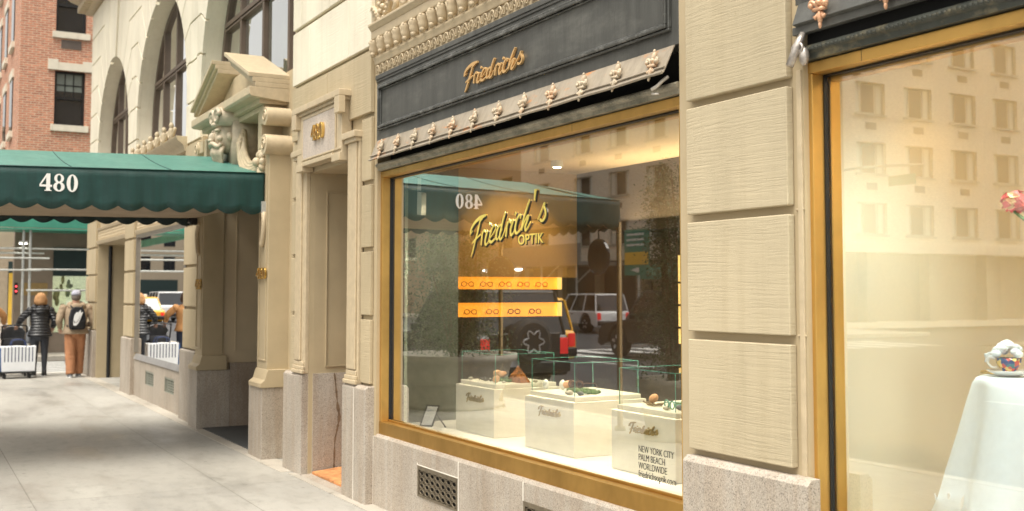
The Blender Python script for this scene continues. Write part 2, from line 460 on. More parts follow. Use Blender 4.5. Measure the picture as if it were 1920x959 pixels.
# script lettering, drawn as pen strokes: (u, v, pen width) in units of the word's width
PEN = [[(0.002,0.135,0.015),(0.016,0.161,0.028),(0.047,0.184,0.033),(0.098,0.203,0.034),(0.164,0.214,0.036),(0.210,0.216,0.032),(0.253,0.217,0.019)],
[(0.000,0.138,0.012),(0.031,0.147,0.013),(0.050,0.155,0.005)],
[(0.203,0.207,0.021),(0.164,0.195,0.024),(0.146,0.166,0.026),(0.124,0.133,0.028),(0.098,0.100,0.028),(0.073,0.066,0.026),(0.047,0.028,0.023),(0.019,0.000,0.012)],
[(0.034,0.079,0.012),(0.083,0.093,0.020),(0.146,0.108,0.016),(0.172,0.116,0.012)],
[(0.203,0.126,0.020),(0.194,0.095,0.027),(0.181,0.048,0.024)],
[(0.187,0.083,0.011),(0.210,0.120,0.016),(0.234,0.131,0.024),(0.254,0.115,0.018)],
[(0.320,0.160,0.028),(0.309,0.150,0.019)],
[(0.285,0.120,0.024),(0.263,0.094,0.027),(0.245,0.065,0.025),(0.251,0.043,0.024),(0.280,0.047,0.016),(0.314,0.067,0.011)],
[(0.309,0.068,0.011),(0.363,0.090,0.012),(0.404,0.115,0.015),(0.400,0.135,0.020),(0.368,0.135,0.022),(0.334,0.109,0.025),(0.316,0.080,0.027),(0.314,0.057,0.028),(0.339,0.046,0.027),(0.383,0.055,0.017),(0.426,0.074,0.011)],
[(0.488,0.127,0.020),(0.450,0.120,0.024),(0.421,0.089,0.028),(0.414,0.063,0.026),(0.431,0.049,0.018),(0.469,0.071,0.012),(0.502,0.101,0.012)],
[(0.550,0.189,0.016),(0.521,0.157,0.026),(0.496,0.116,0.027),(0.471,0.075,0.026),(0.469,0.046,0.024),(0.498,0.050,0.015),(0.531,0.078,0.011)],
[(0.531,0.076,0.011),(0.556,0.100,0.013),(0.578,0.126,0.018),(0.570,0.093,0.026),(0.557,0.048,0.024)],
[(0.564,0.083,0.011),(0.590,0.122,0.016),(0.613,0.131,0.024),(0.632,0.115,0.018)],
[(0.704,0.164,0.026),(0.689,0.154,0.017)],
[(0.670,0.129,0.022),(0.645,0.102,0.025),(0.627,0.074,0.025),(0.633,0.047,0.024),(0.661,0.053,0.015),(0.693,0.076,0.010)],
[(0.761,0.123,0.016),(0.772,0.136,0.017),(0.752,0.144,0.020),(0.718,0.124,0.025),(0.697,0.093,0.026),(0.691,0.065,0.026),(0.711,0.046,0.023),(0.747,0.055,0.014),(0.788,0.076,0.010)],
[(0.891,0.207,0.013),(0.859,0.172,0.025),(0.823,0.131,0.025),(0.797,0.092,0.026),(0.781,0.053,0.017)],
[(0.785,0.059,0.010),(0.823,0.096,0.014),(0.863,0.121,0.020),(0.876,0.116,0.022),(0.854,0.090,0.024),(0.832,0.068,0.024),(0.836,0.046,0.021),(0.863,0.056,0.013),(0.902,0.083,0.010)],
[(0.898,0.082,0.010),(0.942,0.117,0.011),(0.980,0.154,0.015),(0.992,0.157,0.012)],
[(0.985,0.156,0.012),(0.983,0.137,0.018),(1.000,0.110,0.022),(0.997,0.085,0.023),(0.967,0.067,0.022),(0.940,0.070,0.021),(0.931,0.080,0.014)]]
def script_word(mb, x0, z0, W, y, depth, fat=1.0, tall=1.0, apostrophe=False, slant=0.0, rise=0.0):
    # faces -Y; each stroke is a solid ribbon
    for k, st in enumerate(PEN):
        sp = [list(p) for p in st]
        if apostrophe and k >= 18:
            sp = [[p[0]+0.10, p[1], p[2]] for p in sp]
        pts = crom([tuple(p) for p in sp], 4)
        L = []; Rr = []
        for i, p in enumerate(pts):
            a = pts[max(0, i-1)]; b = pts[min(len(pts)-1, i+1)]
            dx, dz = b[0]-a[0], b[1]-a[1]; q = math.hypot(dx, dz) or 1
            nx, nz = -dz/q, dx/q; h = p[2]*0.5*fat
            def tr(u, v): return (x0+W*(u+slant*v), z0+W*(v*tall+rise*u))
            L.append(tr(p[0]+nx*h, p[1]+nz*h)); Rr.append(tr(p[0]-nx*h, p[1]-nz*h))
        yf = y-depth-0.00025*k
        n = len(L)
        vs = [(a[0], yf, a[1]) for a in L]+[(a[0], yf, a[1]) for a in Rr]+[(a[0], y, a[1]) for a in L]+[(a[0], y, a[1]) for a in Rr]
        fs = []
        for i in range(n-1):
            fs += [(i, i+1, n+i+1, n+i), (2*n+i, 3*n+i, 3*n+i+1, 2*n+i+1), (i, 2*n+i, 2*n+i+1, i+1), (n+i, n+i+1, 3*n+i+1, 3*n+i)]
        fs += [(0, n, 3*n, 2*n), (n-1, 3*n-1, 4*n-1, 2*n-1)]
        mb.add(vs, fs)
    if apostrophe:
        b0 = z0+W*(0.19*tall+rise*0.98)
        mb.prism([(x0+W*0.952, b0), (x0+W*0.962, b0), (x0+W*0.985, b0+W*0.075), (x0+W*0.960, b0+W*0.075)], 'Y', y-depth-0.005, y)
# bold serif digits 4, 8, 0 as solids. P(u,v) maps the glyph box (u right, v up, height 1) to 3D, N the outward direction
def digits(mb, txt, P, N, th, lift=0.0):
    N = Vector(N)
    def solid(outer, inner, dz=0.0):
        n = len(outer)
        vs = []
        for ring_, t in ((outer, th+dz), (inner, th+dz), (outer, 0), (inner, 0)):
            vs += [tuple(Vector(P(*p))+N*t) for p in ring_]
        fs = []
        for i in range(n):
            j = (i+1) % n
            fs += [(i, j, n+j, n+i), (2*n+i, 3*n+i, 3*n+j, 2*n+j), (i, 2*n+i, 2*n+j, j), (n+i, n+j, 3*n+j, 3*n+i)]
        mb.add(vs, fs)
    def poly(p, dz=0.0):
        n = len(p)
        vs = [tuple(Vector(P(*q))+N*(th+dz)) for q in p]+[tuple(Vector(P(*q))) for q in p]
        mb.add(vs, [tuple(range(n)), tuple(range(2*n-1, n-1, -1))]+[(i, (i+1) % n, n+(i+1) % n, n+i) for i in range(n)])
    def ell(cx, cz, a, b, n=24): return [(cx+a*math.cos(2*PI*i/n), cz+b*math.sin(2*PI*i/n)) for i in range(n)]
    u = 0
    for ch in txt:
        if ch == '0': solid(ell(u+.31, .5, .29, .51), ell(u+.31, .5, .10, .44))
        if ch == '8':
            solid(ell(u+.31, .745, .25, .265), ell(u+.31, .755, .10, .19)); solid(ell(u+.31, .27, .29, .28), ell(u+.31, .265, .11, .20), 0.001)
        if ch == '4':
            poly([(u+.34, 0), (u+.54, 0), (u+.54, 1), (u+.40, 1), (u+.34, .9)])
            poly([(u+.0, .24), (u+.64, .24), (u+.64, .36), (u+.0, .36)], 0.001)
            poly([(u+.0, .36), (u+.09, .36), (u+.42, .92), (u+.42, 1.0), (u+.36, 1.0)], 0.0015)
            poly([(u+.26, 0), (u+.62, 0), (u+.62, .055), (u+.26, .055)], 0.002)
        u += .68
def text_mesh(txt, size, name, mat, parent, place, extrude=0.001, offset=0.0, spacing=1.0, sx=1.0, align='LEFT'):
    cu = bpy.data.curves.new(name, 'FONT'); cu.body = txt; cu.size = size; cu.extrude = extrude; cu.offset = offset
    cu.space_character = spacing; cu.align_x = align
    o = bpy.data.objects.new('tmp_text', cu); col.objects.link(o)
    dg = bpy.context.evaluated_depsgraph_get(); dg.update()
    me = bpy.data.meshes.new_from_object(o.evaluated_get(dg))
    bpy.data.objects.remove(o)
    off = OFF.get(parent.name, (0, 0, 0)) if parent else (0, 0, 0)
    for v in me.vertices:
        x, y, z = place(v.co.x*sx, v.co.y, v.co.z)
        v.co = (x-off[0], y-off[1], z-off[2])
    me.materials.clear(); me.materials.append(mat)
    o = bpy.data.objects.new(name, me); col.objects.link(o)
    if parent: o.parent = parent; OFF[o.name] = off
    return o

# ================================================================= THE SETTING
YG = 3.385      # plane of the shop glass
def struct(name, mb, mat):
    return mb.build(name, mat, kind='structure')
m = MB(); m.box(-400, 200, -300, 300, -0.6, -0.16); struct('ground', m, ASPH)
m = MB(); m.box(-300, 120, -25, -1.65, -0.16, -0.125); m.box(-31, -24.7, -1.65, 120, -0.16, -0.125); m.box(-31, -24.7, -160, -25, -0.16, -0.125); struct('road', m, ASPH)
m = MB(); m.box(-24.55, 60, -1.5, 6, -0.3, 0.0); struct('sidewalk', m, SIDE)
m = MB(); m.box(-24.55, -10.0, 3.09, 3.30, 0, 0.004); m.box(-9.9, 0, 3.13, 3.32, 0, 0.005); struct('pavement_edge', m, SIDE_W)
m = MB(); m.box(-24.72, 60, -1.65, -1.5, -0.3, 0.004); m.box(-24.72, -24.55, -1.5, 60, -0.3, 0.004); struct('kerb', m, SIDE_W)
m = MB(); m.box(-70, -31, -1.5, 60, -0.3, 0.0); struct('far_pavement', m, SIDE_W)
m = MB(); m.box(-120, -31.5, -31, -25, -0.3, 0.0); m.box(-24, 40, -31, -25, -0.3, 0); struct('avenue_pavement', m, SIDE_W)
m = MB()
for k in range(9): m.box(-25.6-k*0.62, -25.3-k*0.62, 0.2, 3.6, -0.12, -0.121)
for k in range(18): m.box(-28.6, -25.2, -2.4-k*1.25, -2.95-k*1.25, -0.12, -0.121)
struct('crossing_markings', m, ROADP)
m = MB(); m.box(-28.9, -28.6, -25, -1.7, -0.12, -0.121)
for k in range(14): m.box(-24-k*0+k*6-6, -24+k*6-3, -9.0, -8.85, -0.12, -0.121)
struct('lane_markings', m, ROADP)

# ================================================================= OUR BUILDING
B = empty('apartment_building', (-12, 3.3, 0), 'cream painted rusticated stone block with arches, shop windows and brass frames', 'building')
ZJ = [0.93, 1.48, 2.03, 2.575, 3.125, 3.67, 4.22, 4.77, 5.32, 5.87, 6.42, 6.97]
G_ = 0.019
def blocks(mb, x0, x1, zlo, zhi, yf=3.232, yb=3.285, vj=None):
    for i in range(len(ZJ)-1):
        a, b = ZJ[i]+G_, ZJ[i+1]-G_
        if a < zlo-0.01 or b > zhi+0.06: continue
        js = (vj or {}).get(i, [])
        xs = [x0]+js+[x1]
        for k in range(len(xs)-1):
            g0 = 0.004 if k else 0; g1 = 0.004 if k < len(xs)-2 else 0
            if k: g0 = 0.006
            mb.box(xs[k]+g0, xs[k+1]-g1, yf, yb, a, b)

# --- the pier between the two big shop windows
m = MB(); m.box(-4.19, -3.352, 3.272, 3.9, 0, 9); wall = m.build('pier', STONE_S, B)
m = MB(); blocks(m, -4.092, -3.412, 0.9, 6.5, yb=3.2715); m.build('stone_blocks', STONE, wall, bevel=0.006)
m = MB(); m.prism([(3.20, 0), (3.272, 0), (3.272, 0.92), (3.225, 0.92), (3.20, 0.895)], 'X', -4.10, -3.29); m.build('granite_base', GRAN, wall, bevel=0.003)
m = MB(); m.box(-3.384, -3.358, 3.262, 3.2718, 0.92, 2.62)
for z in (1.50, 2.03): m.box(-3.40, -3.352, 3.264, 3.2716, z-0.004, z+0.004)
m.build('caulk_strip', STONE_T, wall, bevel=0.002)

# --- the pier beside the passage, with the passage opening in it
m = MB()
m.box(-10.27, -9.73, 3.262, 3.9, 0, 2.8); m.box(-8.64, -8.10, 3.272, 3.9, 0, 2.8); m.box(-10.27, -8.10, 3.272, 3.9, 2.8, 9)
pier2 = m.build('pier', STONE_S, B)
m = MB()
vj = {4: [-9.21], 5: [-9.73, -8.68], 6: [-9.97, -9.20], 7: [-9.73, -8.68], 8: [-9.20]}
blocks(m, -10.22, -8.165, 3.64, 7.0, yb=3.2715, vj=vj)
m.build('stone_blocks', STONE_UP, pier2, bevel=0.005)
m = MB(); blocks(m, -10.22, -8.165, 3.1, 3.62, yb=3.2715, vj=vj)
for i in range(0, 4):
    m.box(-10.22, -10.06, 3.24, 3.2715, ZJ[i]+G_, ZJ[i+1]-G_)
    m.box(-8.37, -8.165, 3.24, 3.2715, ZJ[i]+G_, ZJ[i+1]-G_)
m.build('stone_blocks', STONE_LOW, pier2, bevel=0.005)
m = MB()
for x0, x1 in ((-10.29, -9.74), (-8.665, -8.395), (-8.389, -8.14)):
    m = MB(); m.prism([(3.195, 0), (3.30, 0), (3.30, 0.93), (3.22, 0.93), (3.195, 0.905)], 'X', x0, x1); m.build('granite_base', GRAN, pier2, bevel=0.006)
m = MB()
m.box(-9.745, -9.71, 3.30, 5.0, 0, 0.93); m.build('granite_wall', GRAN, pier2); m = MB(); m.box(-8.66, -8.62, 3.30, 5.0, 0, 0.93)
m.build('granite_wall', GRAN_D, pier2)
# passage interior
m = MB(); m.box(-9.80, -9.728, 3.3, 5.6, 0.93, 2.9); m.box(-8.66, -8.60, 3.3, 5.6, 0.93, 2.9); m.box(-9.73, -8.66, 3.3, 5.6, 2.805, 2.9)
m.box(-9.726, -9.715, 3.42, 5.2, 0.99, 0.998); m.box(-9.728, -9.716, 3.42, 3.428, 0.99, 2.62); m.box(-9.728, -9.716, 3.42, 5.2, 2.62, 2.628)
m.build('passage_wall', STONE_S, pier2)
m = MB(); m.box(-9.8, -8.6, 5.0, 5.1, 0, 2.9); m.build('passage_door', BLKM, pier2)
m = MB(); pts = [(y-0.115, z) for y, z in [(3.62, 0.93), (3.635, 0.80), (3.655, 0.62), (3.67, 0.52), (3.65, 0.40), (3.63, 0.30), (3.625, 0.12), (3.62, 0.03)]]
pts = crom(pts, 4)
for i in range(len(pts)-1):
    (a, b), (c, d_) = pts[i], pts[i+1]
    w1 = 0.003+0.007*abs(math.sin(i*0.9)); w2 = 0.003+0.007*abs(math.sin((i+1)*0.9))
    if b > 0.45 and b < 0.68: w1 *= 1.8; w2 *= 1.8
    m.add([(-9.708, a-w1, b), (-9.708, a+w1, b), (-9.708, c+w2, d_), (-9.708, c-w2, d_)], [(0, 1, 2, 3)])
m.build('crack', CRACK, pier2)
m = MB(); m.add([(-9.74, 3.2, 0.006), (-8.64, 3.2, 0.006), (-8.64, 5, 0.15), (-9.74, 5, 0.15)], [(0, 1, 2, 3)]); m.build('threshold', GRAN, pier2)
# surround of the passage
m = MB()
for x0, x1, xi in ((-10.03, -9.735, 1), (-8.635, -8.38, -1)):
    m.box(x0, x1, 3.222, 3.262, 0.93, 3.0)
    w = (x1-x0)
    m.box(x0+0.03, x1-0.10 if xi > 0 else x1-0.03, 3.205, 3.222, 1.05, 2.93)
    m.box(x0-0.012, x1+0.012, 3.19, 3.222, 0.93, 0.965); m.box(x0-0.004, x1+0.004, 3.20, 3.222, 0.965, 1.0); m.box(x0+0.01, x1-0.01, 3.21, 3.222, 1.0, 1.04)
    m.box(x0-0.02, x1+0.02, 3.165, 3.25, 2.965, 3.02); m.box(x0-0.005, x1+0.005, 3.185, 3.25, 2.93, 2.965)
    m.build('door_surround', STONE_T, pier2, bevel=0.006); m = MB()
m = MB()
m.box(-9.86, -8.66, 3.17, 3.262, 2.86, 3.37)
m.box(-9.89, -8.60, 3.12, 3.25, 3.345, 3.40); m.box(-9.87, -8.63, 3.15, 3.25, 3.315, 3.345)
m.box(-8.72, -8.60, 3.12, 3.18, 3.20, 3.3445); m.box(-9.89, -9.77, 3.12, 3.18, 3.20, 3.3445)
m.box(-9.84, -9.66, 3.15, 3.262, 2.80, 2.87); m.box(-8.86, -8.66, 3.15, 3.262, 2.80, 2.87); m.box(-9.66, -8.86, 3.155, 3.262, 2.845, 2.885)
m.box(-9.69, -8.80, 3.158, 3.17, 3.275, 3.30); m.box(-9.69, -8.665, 3.159, 3.17, 2.895, 2.915); m.box(-9.70, -9.675, 3.157, 3.17, 2.895, 3.30); m.box(-8.81, -8.785, 3.157, 3.17, 2.895, 3.30)
tb = m.build('tablet', STONE_T, pier2, bevel=0.005)
m = MB(); m.box(-9.675, -8.81, 3.163, 3.172, 2.915, 3.275); m.build('granite_tablet', TABLET, pier2)
m = MB(); digits(m, '480', lambda u, v: (-9.37+u*0.155, 3.163, 3.045+v*0.14), (0, -1, 0), 0.03); m.build('house_number', GOLD, pier2, bevel=0.002)

# --- big shop windows with bronze frames
def shop_window(x0, x1, glassx1, mat=BRASS, lm=BRASS_D, joints=()):
    w = MB()
    w.box(x0, x1, 3.30, 3.375, 2.602, 2.650)           # head
    w.box(x0, x0+0.048, 3.302, 3.375, 0.659, 2.6018)   # left jamb
    w.box(x1-0.048, x1, 3.302, 3.375, 0.659, 2.6018)
    w.box(x0+0.048, x1-0.048, 3.395, 3.44, 2.575, 2.62); w.box(x0+0.048, x0+0.062, 3.392, 3.45, 0.67, 2.58); w.box(x1-0.062, x1-0.048, 3.392, 3.45, 0.67, 2.58)
    f = w.build('display_window', mat, B, bevel=0.003)
    s = MB(); s.box(x0+0.002, x1-0.002, 3.30, 3.44, 0.56, 0.6585); s.box(x0+0.048, x1-0.048, 3.36, 3.376, 0.659, 0.675); s.build('sill', lm, f, bevel=0.003)
    g = MB(); g.add([(x0+0.05, YG, 0.66), (x1-0.05, YG, 0.66), (x1-0.05, YG, 2.61), (x0+0.05, YG, 2.61)], [(0, 1, 2, 3)]); g.build('glass', GLASS, f)
    k = MB(); k.box(x0+0.0485, x0+0.055, 3.365, 3.384, 0.66, 2.60); k.box(x1-0.055, x1-0.0485, 3.365, 3.384, 0.66, 2.60); k.box(x0+0.055, x1-0.055, 3.365, 3.384, 2.593, 2.6015); k.box(x0+0.055, x1-0.055, 3.377, 3.384, 0.66, 0.668)
    k.build('gasket', BLKM, f)
    return f
win1 = shop_window(-8.109, -4.189, 0)
win2 = shop_window(-3.379, 0.42, 0)
m = MB(); m.box(-3.058, -3.056, 3.2993, 3.31, 2.603, 2.649); m.build('frame_joint', BLKM, win2)
m = MB(); m.box(-5.22, -5.218, 3.2993, 3.31, 2.603, 2.649); m.build('frame_joint', BLKM, win1)

# base under the windows, with the air grilles let into it
def base_wall(x0, x1, vents, yf=3.268, zt=0.56, par=None, mat=GRAN):
    mb = MB(); xs = [x0]
    for a, b, c, d_ in vents:
        mb.box(xs[-1], a, yf, 3.5, 0, zt-0.02); mb.box(a, b, yf, 3.5, 0, c); mb.box(a, b, yf, 3.5, d_, zt-0.02); xs.append(b)
    mb.box(xs[-1], x1, yf, 3.5, 0, zt-0.02)
    mb.prism([(yf, zt-0.02), (3.5, zt-0.02), (3.5, zt), (yf+0.012, zt)], 'X', x0, x1)
    o = mb.build('granite_wall', mat, B)
    return o
bw = base_wall(-8.14, -4.10, [(-7.27, -6.62, 0.21, 0.43), (-5.72, -5.07, 0.21, 0.43)])
base_wall(-3.30, 0.6, [])
for x, z0, z1 in ((-8.143, 0.0, 0.54), (-7.28, 0.43, 0.445), (-6.61, 0.12, 0.54), (-5.73, 0.43, 0.54)):
    m = MB(); m.box(x-0.004, x+0.004, 3.265, 3.27, z0, z1); m.build('mortar_joint', MORTAR, bw)
m = MB(); m.box(-8.395, -8.389, 3.192, 3.2, 0, 0.9); m.build('mortar_joint', MORTAR, bw)
m = MB(); m.box(-7.28, -6.61, 3.2655, 3.27, 0.43, 0.436); m.build('mortar_joint', MORTAR, bw)
def vent(x0, x1, z0, z1, rows=4, cols=7, yf=3.262, mat=None):
    mb = MB(); t = 0.014
    mb.box(x0, x1, yf, yf+0.02, z1-t*2, z1); mb.box(x0, x1, yf, yf+0.02, z0, z0+t); mb.box(x0, x0+t*1.4, yf, yf+0.02, z0+t, z1-t*2); mb.box(x1-t, x1, yf, yf+0.02, z0+t, z1-t*2)
    a, b, c, e = x0+t*1.4, x1-t, z0+t, z1-t*2
    dx, dz = (b-a)/cols, (e-c)/rows
    for i in range(cols):
        for j in range(rows):
            cx, cz = a+dx*(i+.5), c+dz*(j+.5)
            mb.tube([(cx+dx*.40*math.cos(g*PI/6), yf+0.009, cz+dz*.40*math.sin(g*PI/6)) for g in range(12)], 0.0048, 5, closed=True)
    for i in range(1, cols): mb.box(a+dx*i-0.002, a+dx*i+0.002, yf+0.006, yf+0.012, c, e)
    for j in range(1, rows): mb.box(a, b, yf+0.0065, yf+0.0115, c+dz*j-0.0015, c+dz*j+0.0015)
    o = mb.build('vent_grille', mat or stv, B)
    h = MB(); h.box(x0, x1, yf+0.05, yf+0.20, z0, z1); h.build('vent_duct', BLACK, o)
    return o
stv = plain('old_bronze_grille', (0.20, 0.165, 0.115), 0.45, 0.6, 0.3, 20)
vent(-7.27, -6.62, 0.21, 0.43); vent(-5.72, -5.07, 0.21, 0.43)

# --- sign boards above the windows
def sign_board(x0, x1, zt=3.43, flap=True):
    s = MB()
    s.box(x0, x1, 3.27, 3.6, 2.90, zt)
    s.box(x0, x1, 3.255, 3.27, zt-0.035, zt); s.box(x0, x1, 3.262, 3.27, zt-0.055, zt-0.035)
    o = s.build('sign_board', SIGN_M, B, bevel=0.003)
    e = MB()
    for k, (d_, w, y) in enumerate(((0, 0.014, 3.250), (0.016, 0.020, 3.240), (0.038, 0.010, 3.256))):
        a, b, c, f = x0+0.055+d_, x1-0.055-d_, 2.975+d_, zt-0.085-d_
        e.box(a, b, y, 3.271, f-w, f); e.box(a, b, y, 3.271, c, c+w); e.box(a, a+w, y+0.0008, 3.271, c+w, f-w); e.box(b-w, b, y+0.0008, 3.271, c+w, f-w)
    e.build('moulding', SIGN_E, o, bevel=0.004)
    return o
sb1 = sign_board(-8.12, -4.19)
sb2 = sign_board(-3.39, 0.5)
m = MB(); script_word(m, -6.524, 3.036, 0.806, 3.268, 0.012, fat=0.74); m.build('lettering', plain('matt_gold', (0.66, 0.42, 0.18), 0.45, 0.35), sb1)
m = MB(); m.box(-8.11, -4.195, 3.385, 3.6, 2.66, 2.899); m.build('shutter_slot', BLACK, sb1)
m = MB(); m.box(-3.39, 0.5, 3.30, 3.6, 2.66, 2.93); m.build('shutter_slot', BLACK, sb2)
# tilted flap, drooping more at its right end
m = MB()
n = 24; XA, XB = -8.10, -4.215
tp = []; 
for i in range(n+1):
    t = i/n; x = XA+(XB-XA)*t; tl = 0.028*t*t
    wob = 0.0025*math.sin(i*1.7)
    tp.append(((x, 3.262, 2.899), (x+0.02*t, 3.203-tl+wob, 2.737+0.012*t+wob), (x+0.02*t, 3.198-tl+wob, 2.728+0.012*t+wob), (x, 3.258, 2.885)))
vs_ = [p for q in tp for p in (q[0], q[1], (q[1][0], q[1][1]+0.006, q[1][2]), (q[0][0], q[0][1]+0.006, q[0][2]))]
fs_ = []
for i in range(n):
    for k in range(4): fs_.append((i*4+k, i*4+(k+1) % 4, (i+1)*4+(k+1) % 4, (i+1)*4+k))
fs_ += [(0, 1, 2, 3), (n*4+3, n*4+2, n*4+1, n*4)]
m.add(vs_, fs_)
fl = m.build('shutter_flap', RUST, B)
m = MB()
for i in range(n):
    a, b = tp[i], tp[i+1]
    for off_, rr in ((0.0, 0.008), (0.2, 0.006)):
        p = tuple(a[1][k]+(a[0][k]-a[1][k])*off_ for k in range(3)); q = tuple(b[1][k]+(b[0][k]-b[1][k])*off_ for k in range(3))
        m.tube([(p[0], p[1]-0.006, p[2]), (q[0], q[1]-0.006, q[2])], rr, 6, cap=(i in (0, n-1)))
m.build('flap_rail', RUST, fl)
def fleur_mesh(sc_=1.0):
    f = MB()
    f.ball((0, -0.016, 0.052), (0.012, 0.016, 0.026), 10, 8)
    f.ball((0, -0.024, 0.074), (0.007, 0.008, 0.010), 8, 6)
    for s in (-1, 1):
        f.tube(crom([(0.006*s, -0.012, 0.012), (0.020*s, -0.020, 0.030), (0.034*s, -0.024, 0.038), (0.040*s, -0.022, 0.024), (0.032*s, -0.018, 0.014)], 4), [0.008]*17, 7)
        f.ball((0.034*s, -0.026, 0.022), 0.0105, 8, 6)
        f.tube([(0.008*s, -0.012, -0.006), (0.022*s, -0.018, -0.026), (0.028*s, -0.016, -0.016)], [0.007, 0.007, 0.005], 7)
    f.cbox((0, -0.016, 0.006), (0.058, 0.018, 0.012))
    f.ball((0, -0.014, -0.022), (0.010, 0.013, 0.026), 10, 8)
    f.ball((0, -0.014, -0.052), (0.006, 0.008, 0.014), 8, 6)
    f.ball((0, -0.020, 0.030), (0.014, 0.014, 0.012), 8, 6)
    return f
f0 = fleur_mesh().build('fleur_ornament', FLEUR, None, smooth=True)
fx = [-7.89, -7.57, -7.25, -6.93, -6.61, -6.28, -5.95, -5.62, -5.29, -4.96, -4.63, -4.31]
for i, x in enumerate(fx):
    o = f0 if i == 0 else f0.copy()
    if i: col.objects.link(o)
    o.parent = fl; t = (x-XA)/(XB-XA)
    off = OFF[fl.name]
    o.location = (x-off[0], 3.222-0.014*t*t-off[1], 2.792-off[2]); o.scale = (1.15, 1.0, 1.12); o.rotation_euler = (-0.28, random.uniform(-.08, .08), random.uniform(-.1, .1))
f1 = fleur_mesh().build('fleur_ornament', PEACH, None, smooth=True)
for i, x in enumerate((-3.20, -2.86, -2.52, -2.18)):
    o = f1 if i == 0 else f1.copy()
    if i: col.objects.link(o)
    o.parent = sb2; off = OFF[sb2.name]; o.location = (x-off[0], 3.238-off[1], 2.83-off[2]); o.scale = (1.12,)*3
# lower moulded rails above the frames
def rail(x0, x1, mat, name, rope=True):
    s = MB(); s.prism([(3.275, 2.655), (3.38, 2.655), (3.38, 2.714), (3.262, 2.714), (3.252, 2.702), (3.260, 2.686), (3.272, 2.680)], 'X', x0, x1)
    k = 0; x = x0+0.03
    while x < x1-0.03:
        s.ball((x, 3.258, 2.696), (0.013, 0.008, 0.009), 6, 5); x += 0.022
    return s.build(name, mat, B, bevel=0.002)
r1 = rail(-8.11, -4.195, GREYM, 'lower_moulding'); r2 = rail(-3.40, 0.5, PATINA, 'lower_moulding')
m = MB(); m.box(-3.385, 0.5, 3.245, 3.28, 2.765, 2.80); m.prism([(3.225, 2.805), (3.28, 2.79), (3.28, 2.90), (3.262, 2.90)], 'X', -3.365, 0.5); m.build('shutter_flap', SIGN_M, sb2, bevel=0.003)
# little hardware: hinge hook and pipe sleeve
m = MB(); m.tube(crom([(-4.25, 3.25, 2.745), (-4.262, 3.225, 2.725), (-4.29, 3.21, 2.70), (-4.325, 3.205, 2.69)], 4), [0.009]*13, 8); m.tube([(-4.33, 3.21, 2.668), (-4.29, 3.222, 2.664)], 0.006, 7)
m.build('hinge_hook', plain('pale_steel', (0.62, 0.58, 0.52), 0.35, 0.4), r1, smooth=True)
m = MB(); m.tube([(-3.345, 3.19, 2.625), (-3.328, 3.225, 2.72), (-3.32, 3.245, 2.765)], [0.017, 0.017, 0.013], 12); m.tube([(-3.352+0.03*math.cos(g*PI/6)+0.02, 3.222, 2.70+0.022*math.sin(g*PI/6)) for g in range(12)], 0.006, 6, closed=True); m.ball((-3.312, 3.24, 2.665), (0.022, 0.022, 0.04), 10, 8)
m.build('pipe_sleeve', plain('worn_steel', (0.46, 0.42, 0.38), 0.35, 0.6, 0.3, 40), r2, smooth=True)

# --- carved cornice above the first sign
x0, x1 = -8.12, -4.19
m = MB()
m.box(x0, x1, 3.262, 3.6, 3.43, 3.515)
m.prism([(3.25, 3.515), (3.6, 3.515), (3.6, 3.575), (3.235, 3.575), (3.235, 3.56), (3.243, 3.548), (3.246, 3.53)], 'X', x0, x1)
m.prism([(3.262, 3.575), (3.6, 3.575), (3.6, 3.715), (3.235, 3.715), (3.250, 3.68), (3.258, 3.62)], 'X', x0, x1)
m.prism([(3.222, 3.715), (3.6, 3.715), (3.6, 3.785), (3.215, 3.785), (3.215, 3.725)], 'X', x0, x1)
m.prism([(3.212, 3.785), (3.6, 3.785), (3.6, 3.84), (3.185, 3.84), (3.185, 3.82), (3.195, 3.81), (3.205, 3.795)], 'X', x0, x1)
m.box(x0, x1, 3.45, 3.7, 3.84, 9.0)
co = m.build('cornice', STONE_T, B, bevel=0.004)
m = MB(); x = x0+0.02
while x < x1:
    for k in range(14):        # running scroll leaf
        pass
    m.tube(crom([(x, 3.258, 3.445), (x+0.02, 3.250, 3.492), (x+0.052, 3.248, 3.500), (x+0.066, 3.250, 3.475), (x+0.046, 3.252, 3.459), (x+0.034, 3.25, 3.476)], 4), [0.0075]*9+[0.006]*7+[0.004]*5, 6)
    m.tube(crom([(x+0.05, 3.256, 3.440), (x+0.075, 3.252, 3.455), (x+0.092, 3.254, 3.495)], 4), [0.004]*3+[0.008]*3+[0.004]*3, 6)
    m.ball((x+0.09, 3.256, 3.449), (0.012, 0.008, 0.006), 6, 5)
    x += 0.098
m.build('scroll_leaf_band', STONE_T, co, smooth=True)
m = MB(); x = x0+0.04
while x < x1:
    rng = [(0, 3.215, 3.712, 0.026), (0, 3.222, 3.695, 0.050), (0, 3.226, 3.67, 0.040), (0, 3.226, 3.64, 0.046), (0, 3.230, 3.615, 0.040), (0, 3.236, 3.592, 0.022)]
    m.tube([(x, y, z) for _, y, z, _ in rng], [r for *_, r in rng], 10, sx=1.0, sy=0.50)
    m.tube([(x, 3.212, 3.580), (x, 3.216, 3.598), (x, 3.225, 3.612)], [0.020, 0.024, 0.012], 8)
    m.ball((x, 3.20, 3.700), (0.022, 0.014, 0.014), 8, 6)
    m.tube([(x+0.08, 3.245, 3.59), (x+0.08, 3.235, 3.65), (x+0.08, 3.22, 3.705)], [0.006, 0.010, 0.016], 6)
    x += 0.16
m.build('tongue_band', STONE_T, co, smooth=True)
m = MB(); x = x0+0.15
